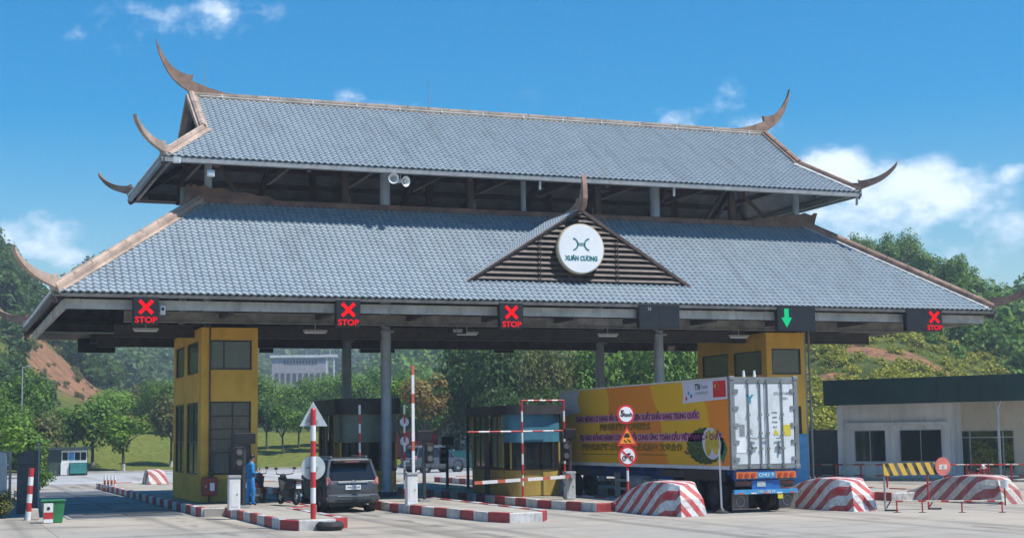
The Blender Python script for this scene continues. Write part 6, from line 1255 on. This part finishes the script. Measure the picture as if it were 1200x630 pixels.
scatter('forest', 'dense green forest covering the hill at the far left', 'forest', LM['dark'], region(300, -260, 130, 215, 330, 2.6, 4.6, not_dirt)+region(170, -260, 50, 142, 222, 1.8, 3.2, not_dirt)+region(70, -40, 60, 236, 300, 2.2, 3.6, not_dirt), 3, 0)
scatter('scrub', 'thin scrub growing on the bare earth cut at the left', 'scrub', LM['olive'], region(80, 20, 135, 205, 275, .3, 1.0), 1, 1, .25)
scatter('forest', 'hazy forested slope seen under the left part of the canopy', 'forest', LM['far'], region(620, 60, 330, 330, 620, 4.0, 7.0), 5, 1)
scatter('forest', 'hazy blue-green forested mountain seen under the middle of the canopy', 'forest', LM['far'], region(1100, 120, 760, 640, 860, 6, 10), 8, 2)
scatter('forest', 'forest behind the wood in the middle of the picture', 'forest', LM['mid'], region(520, 420, 860, 230, 520, 3.5, 6), 5, 1)
scatter('scrub', 'yellow-green scrub on the lower slope of the right hill', 'scrub', LM['scrub'], region(1500, 880, 1180, 100, 196, .3, 1.05, not_dirt), 1, 2, .25)
scatter('forest', 'dark woodland on the right flank of the right hill', 'forest', LM['mid'], region(380, 1110, 1500, 165, 330, 2.2, 4.0), 3, 0)
scatter('forest', 'tree cover along the top of the right hill', 'forest', LM['mid'], region(200, 860, 1130, 160, 196, .7, 1.5), 2, 0)
# ------------------------------------------------------------------ hazy public building on the far slope
pb = polar(352, 470); zb_ = tz(pb.x, pb.y); ub = Vector((pb.y, -pb.x, 0)).normalized(); nb_ = Vector((pb.x, pb.y, 0)).normalized()*-1
S_ = 470/F_PX; zB0, zB1 = 2.5+(513-455)*S_, 2.5+(513-421)*S_
hb_ = thing('public_building', 'wide grey public building far off in the haze', 'building', (pb.x, pb.y, 0)); wB = 64*S_
MB().obox((pb.x, pb.y, min(zb_, zB0)-6), ub, nb_, wB, 12, zB1-min(zb_, zB0)+6).obj('wall', paint('haze_paled_wall', (.42, .39, .42), .8), hb_)  # wall colour lightened to look veiled by haze
MB().obox((pb.x, pb.y, zB1), ub, nb_, wB+1.2, 13, .8).obj('cornice', m_whitewall, hb_)
for i in range(9): c0 = pb+ub*((i-4)*wB/9.6)+nb_*6.02; MB().obox((c0.x, c0.y, zB0+1.2), ub, nb_, wB/15, .12, 3.2).obj('window', m_glass_d, hb_)
for i in range(11): c0 = pb+ub*((i-5)*wB*.055)+nb_*6.06; MB().obox((c0.x, c0.y, zB1-2.0), ub, nb_, wB*.032, .1, 1.1).obj('wall_mark', m_brownst, hb_)
pt = polar(387, 455); tt = thing('gate_tower', 'white gate tower right of the far grey building', 'tower', (pt.x, pt.y, 0)); zt0, zt1 = tz(pt.x, pt.y)-1, 2.5+(513-418)*455/F_PX
for s in (-1, 1): c0 = pt+ub*(s*1.1); MB().obox((c0.x, c0.y, zt0), ub, nb_, .5, .6, zt1-zt0-.4).obj('leg', m_white, tt)
MB().obox((pt.x, pt.y, zt1-.4), ub, nb_, 4.4, 1.2, .8).obj('top_beam', m_white, tt); MB().cyl((pt.x, pt.y, zt1+.4), (pt.x, pt.y, zt1+3), .1, .05, 8).obj('flagpole', m_white, tt)
# ------------------------------------------------------------------ haze
t = NT('haze'); pv = t.N('ShaderNodeVolumePrincipled'); pv.inputs['Color'].default_value = (.72, .86, 1.0, 1); pv.inputs['Density'].default_value = HAZE; pv.inputs['Anisotropy'].default_value = .1
t.L(pv.outputs[0], t.out.inputs['Volume'])
tag(MB().box(-2350, 2350, -700, 2420, -1.6, 100).obj('haze', t.m), 'pale blue haze filling the valley', 'haze', kind='stuff')
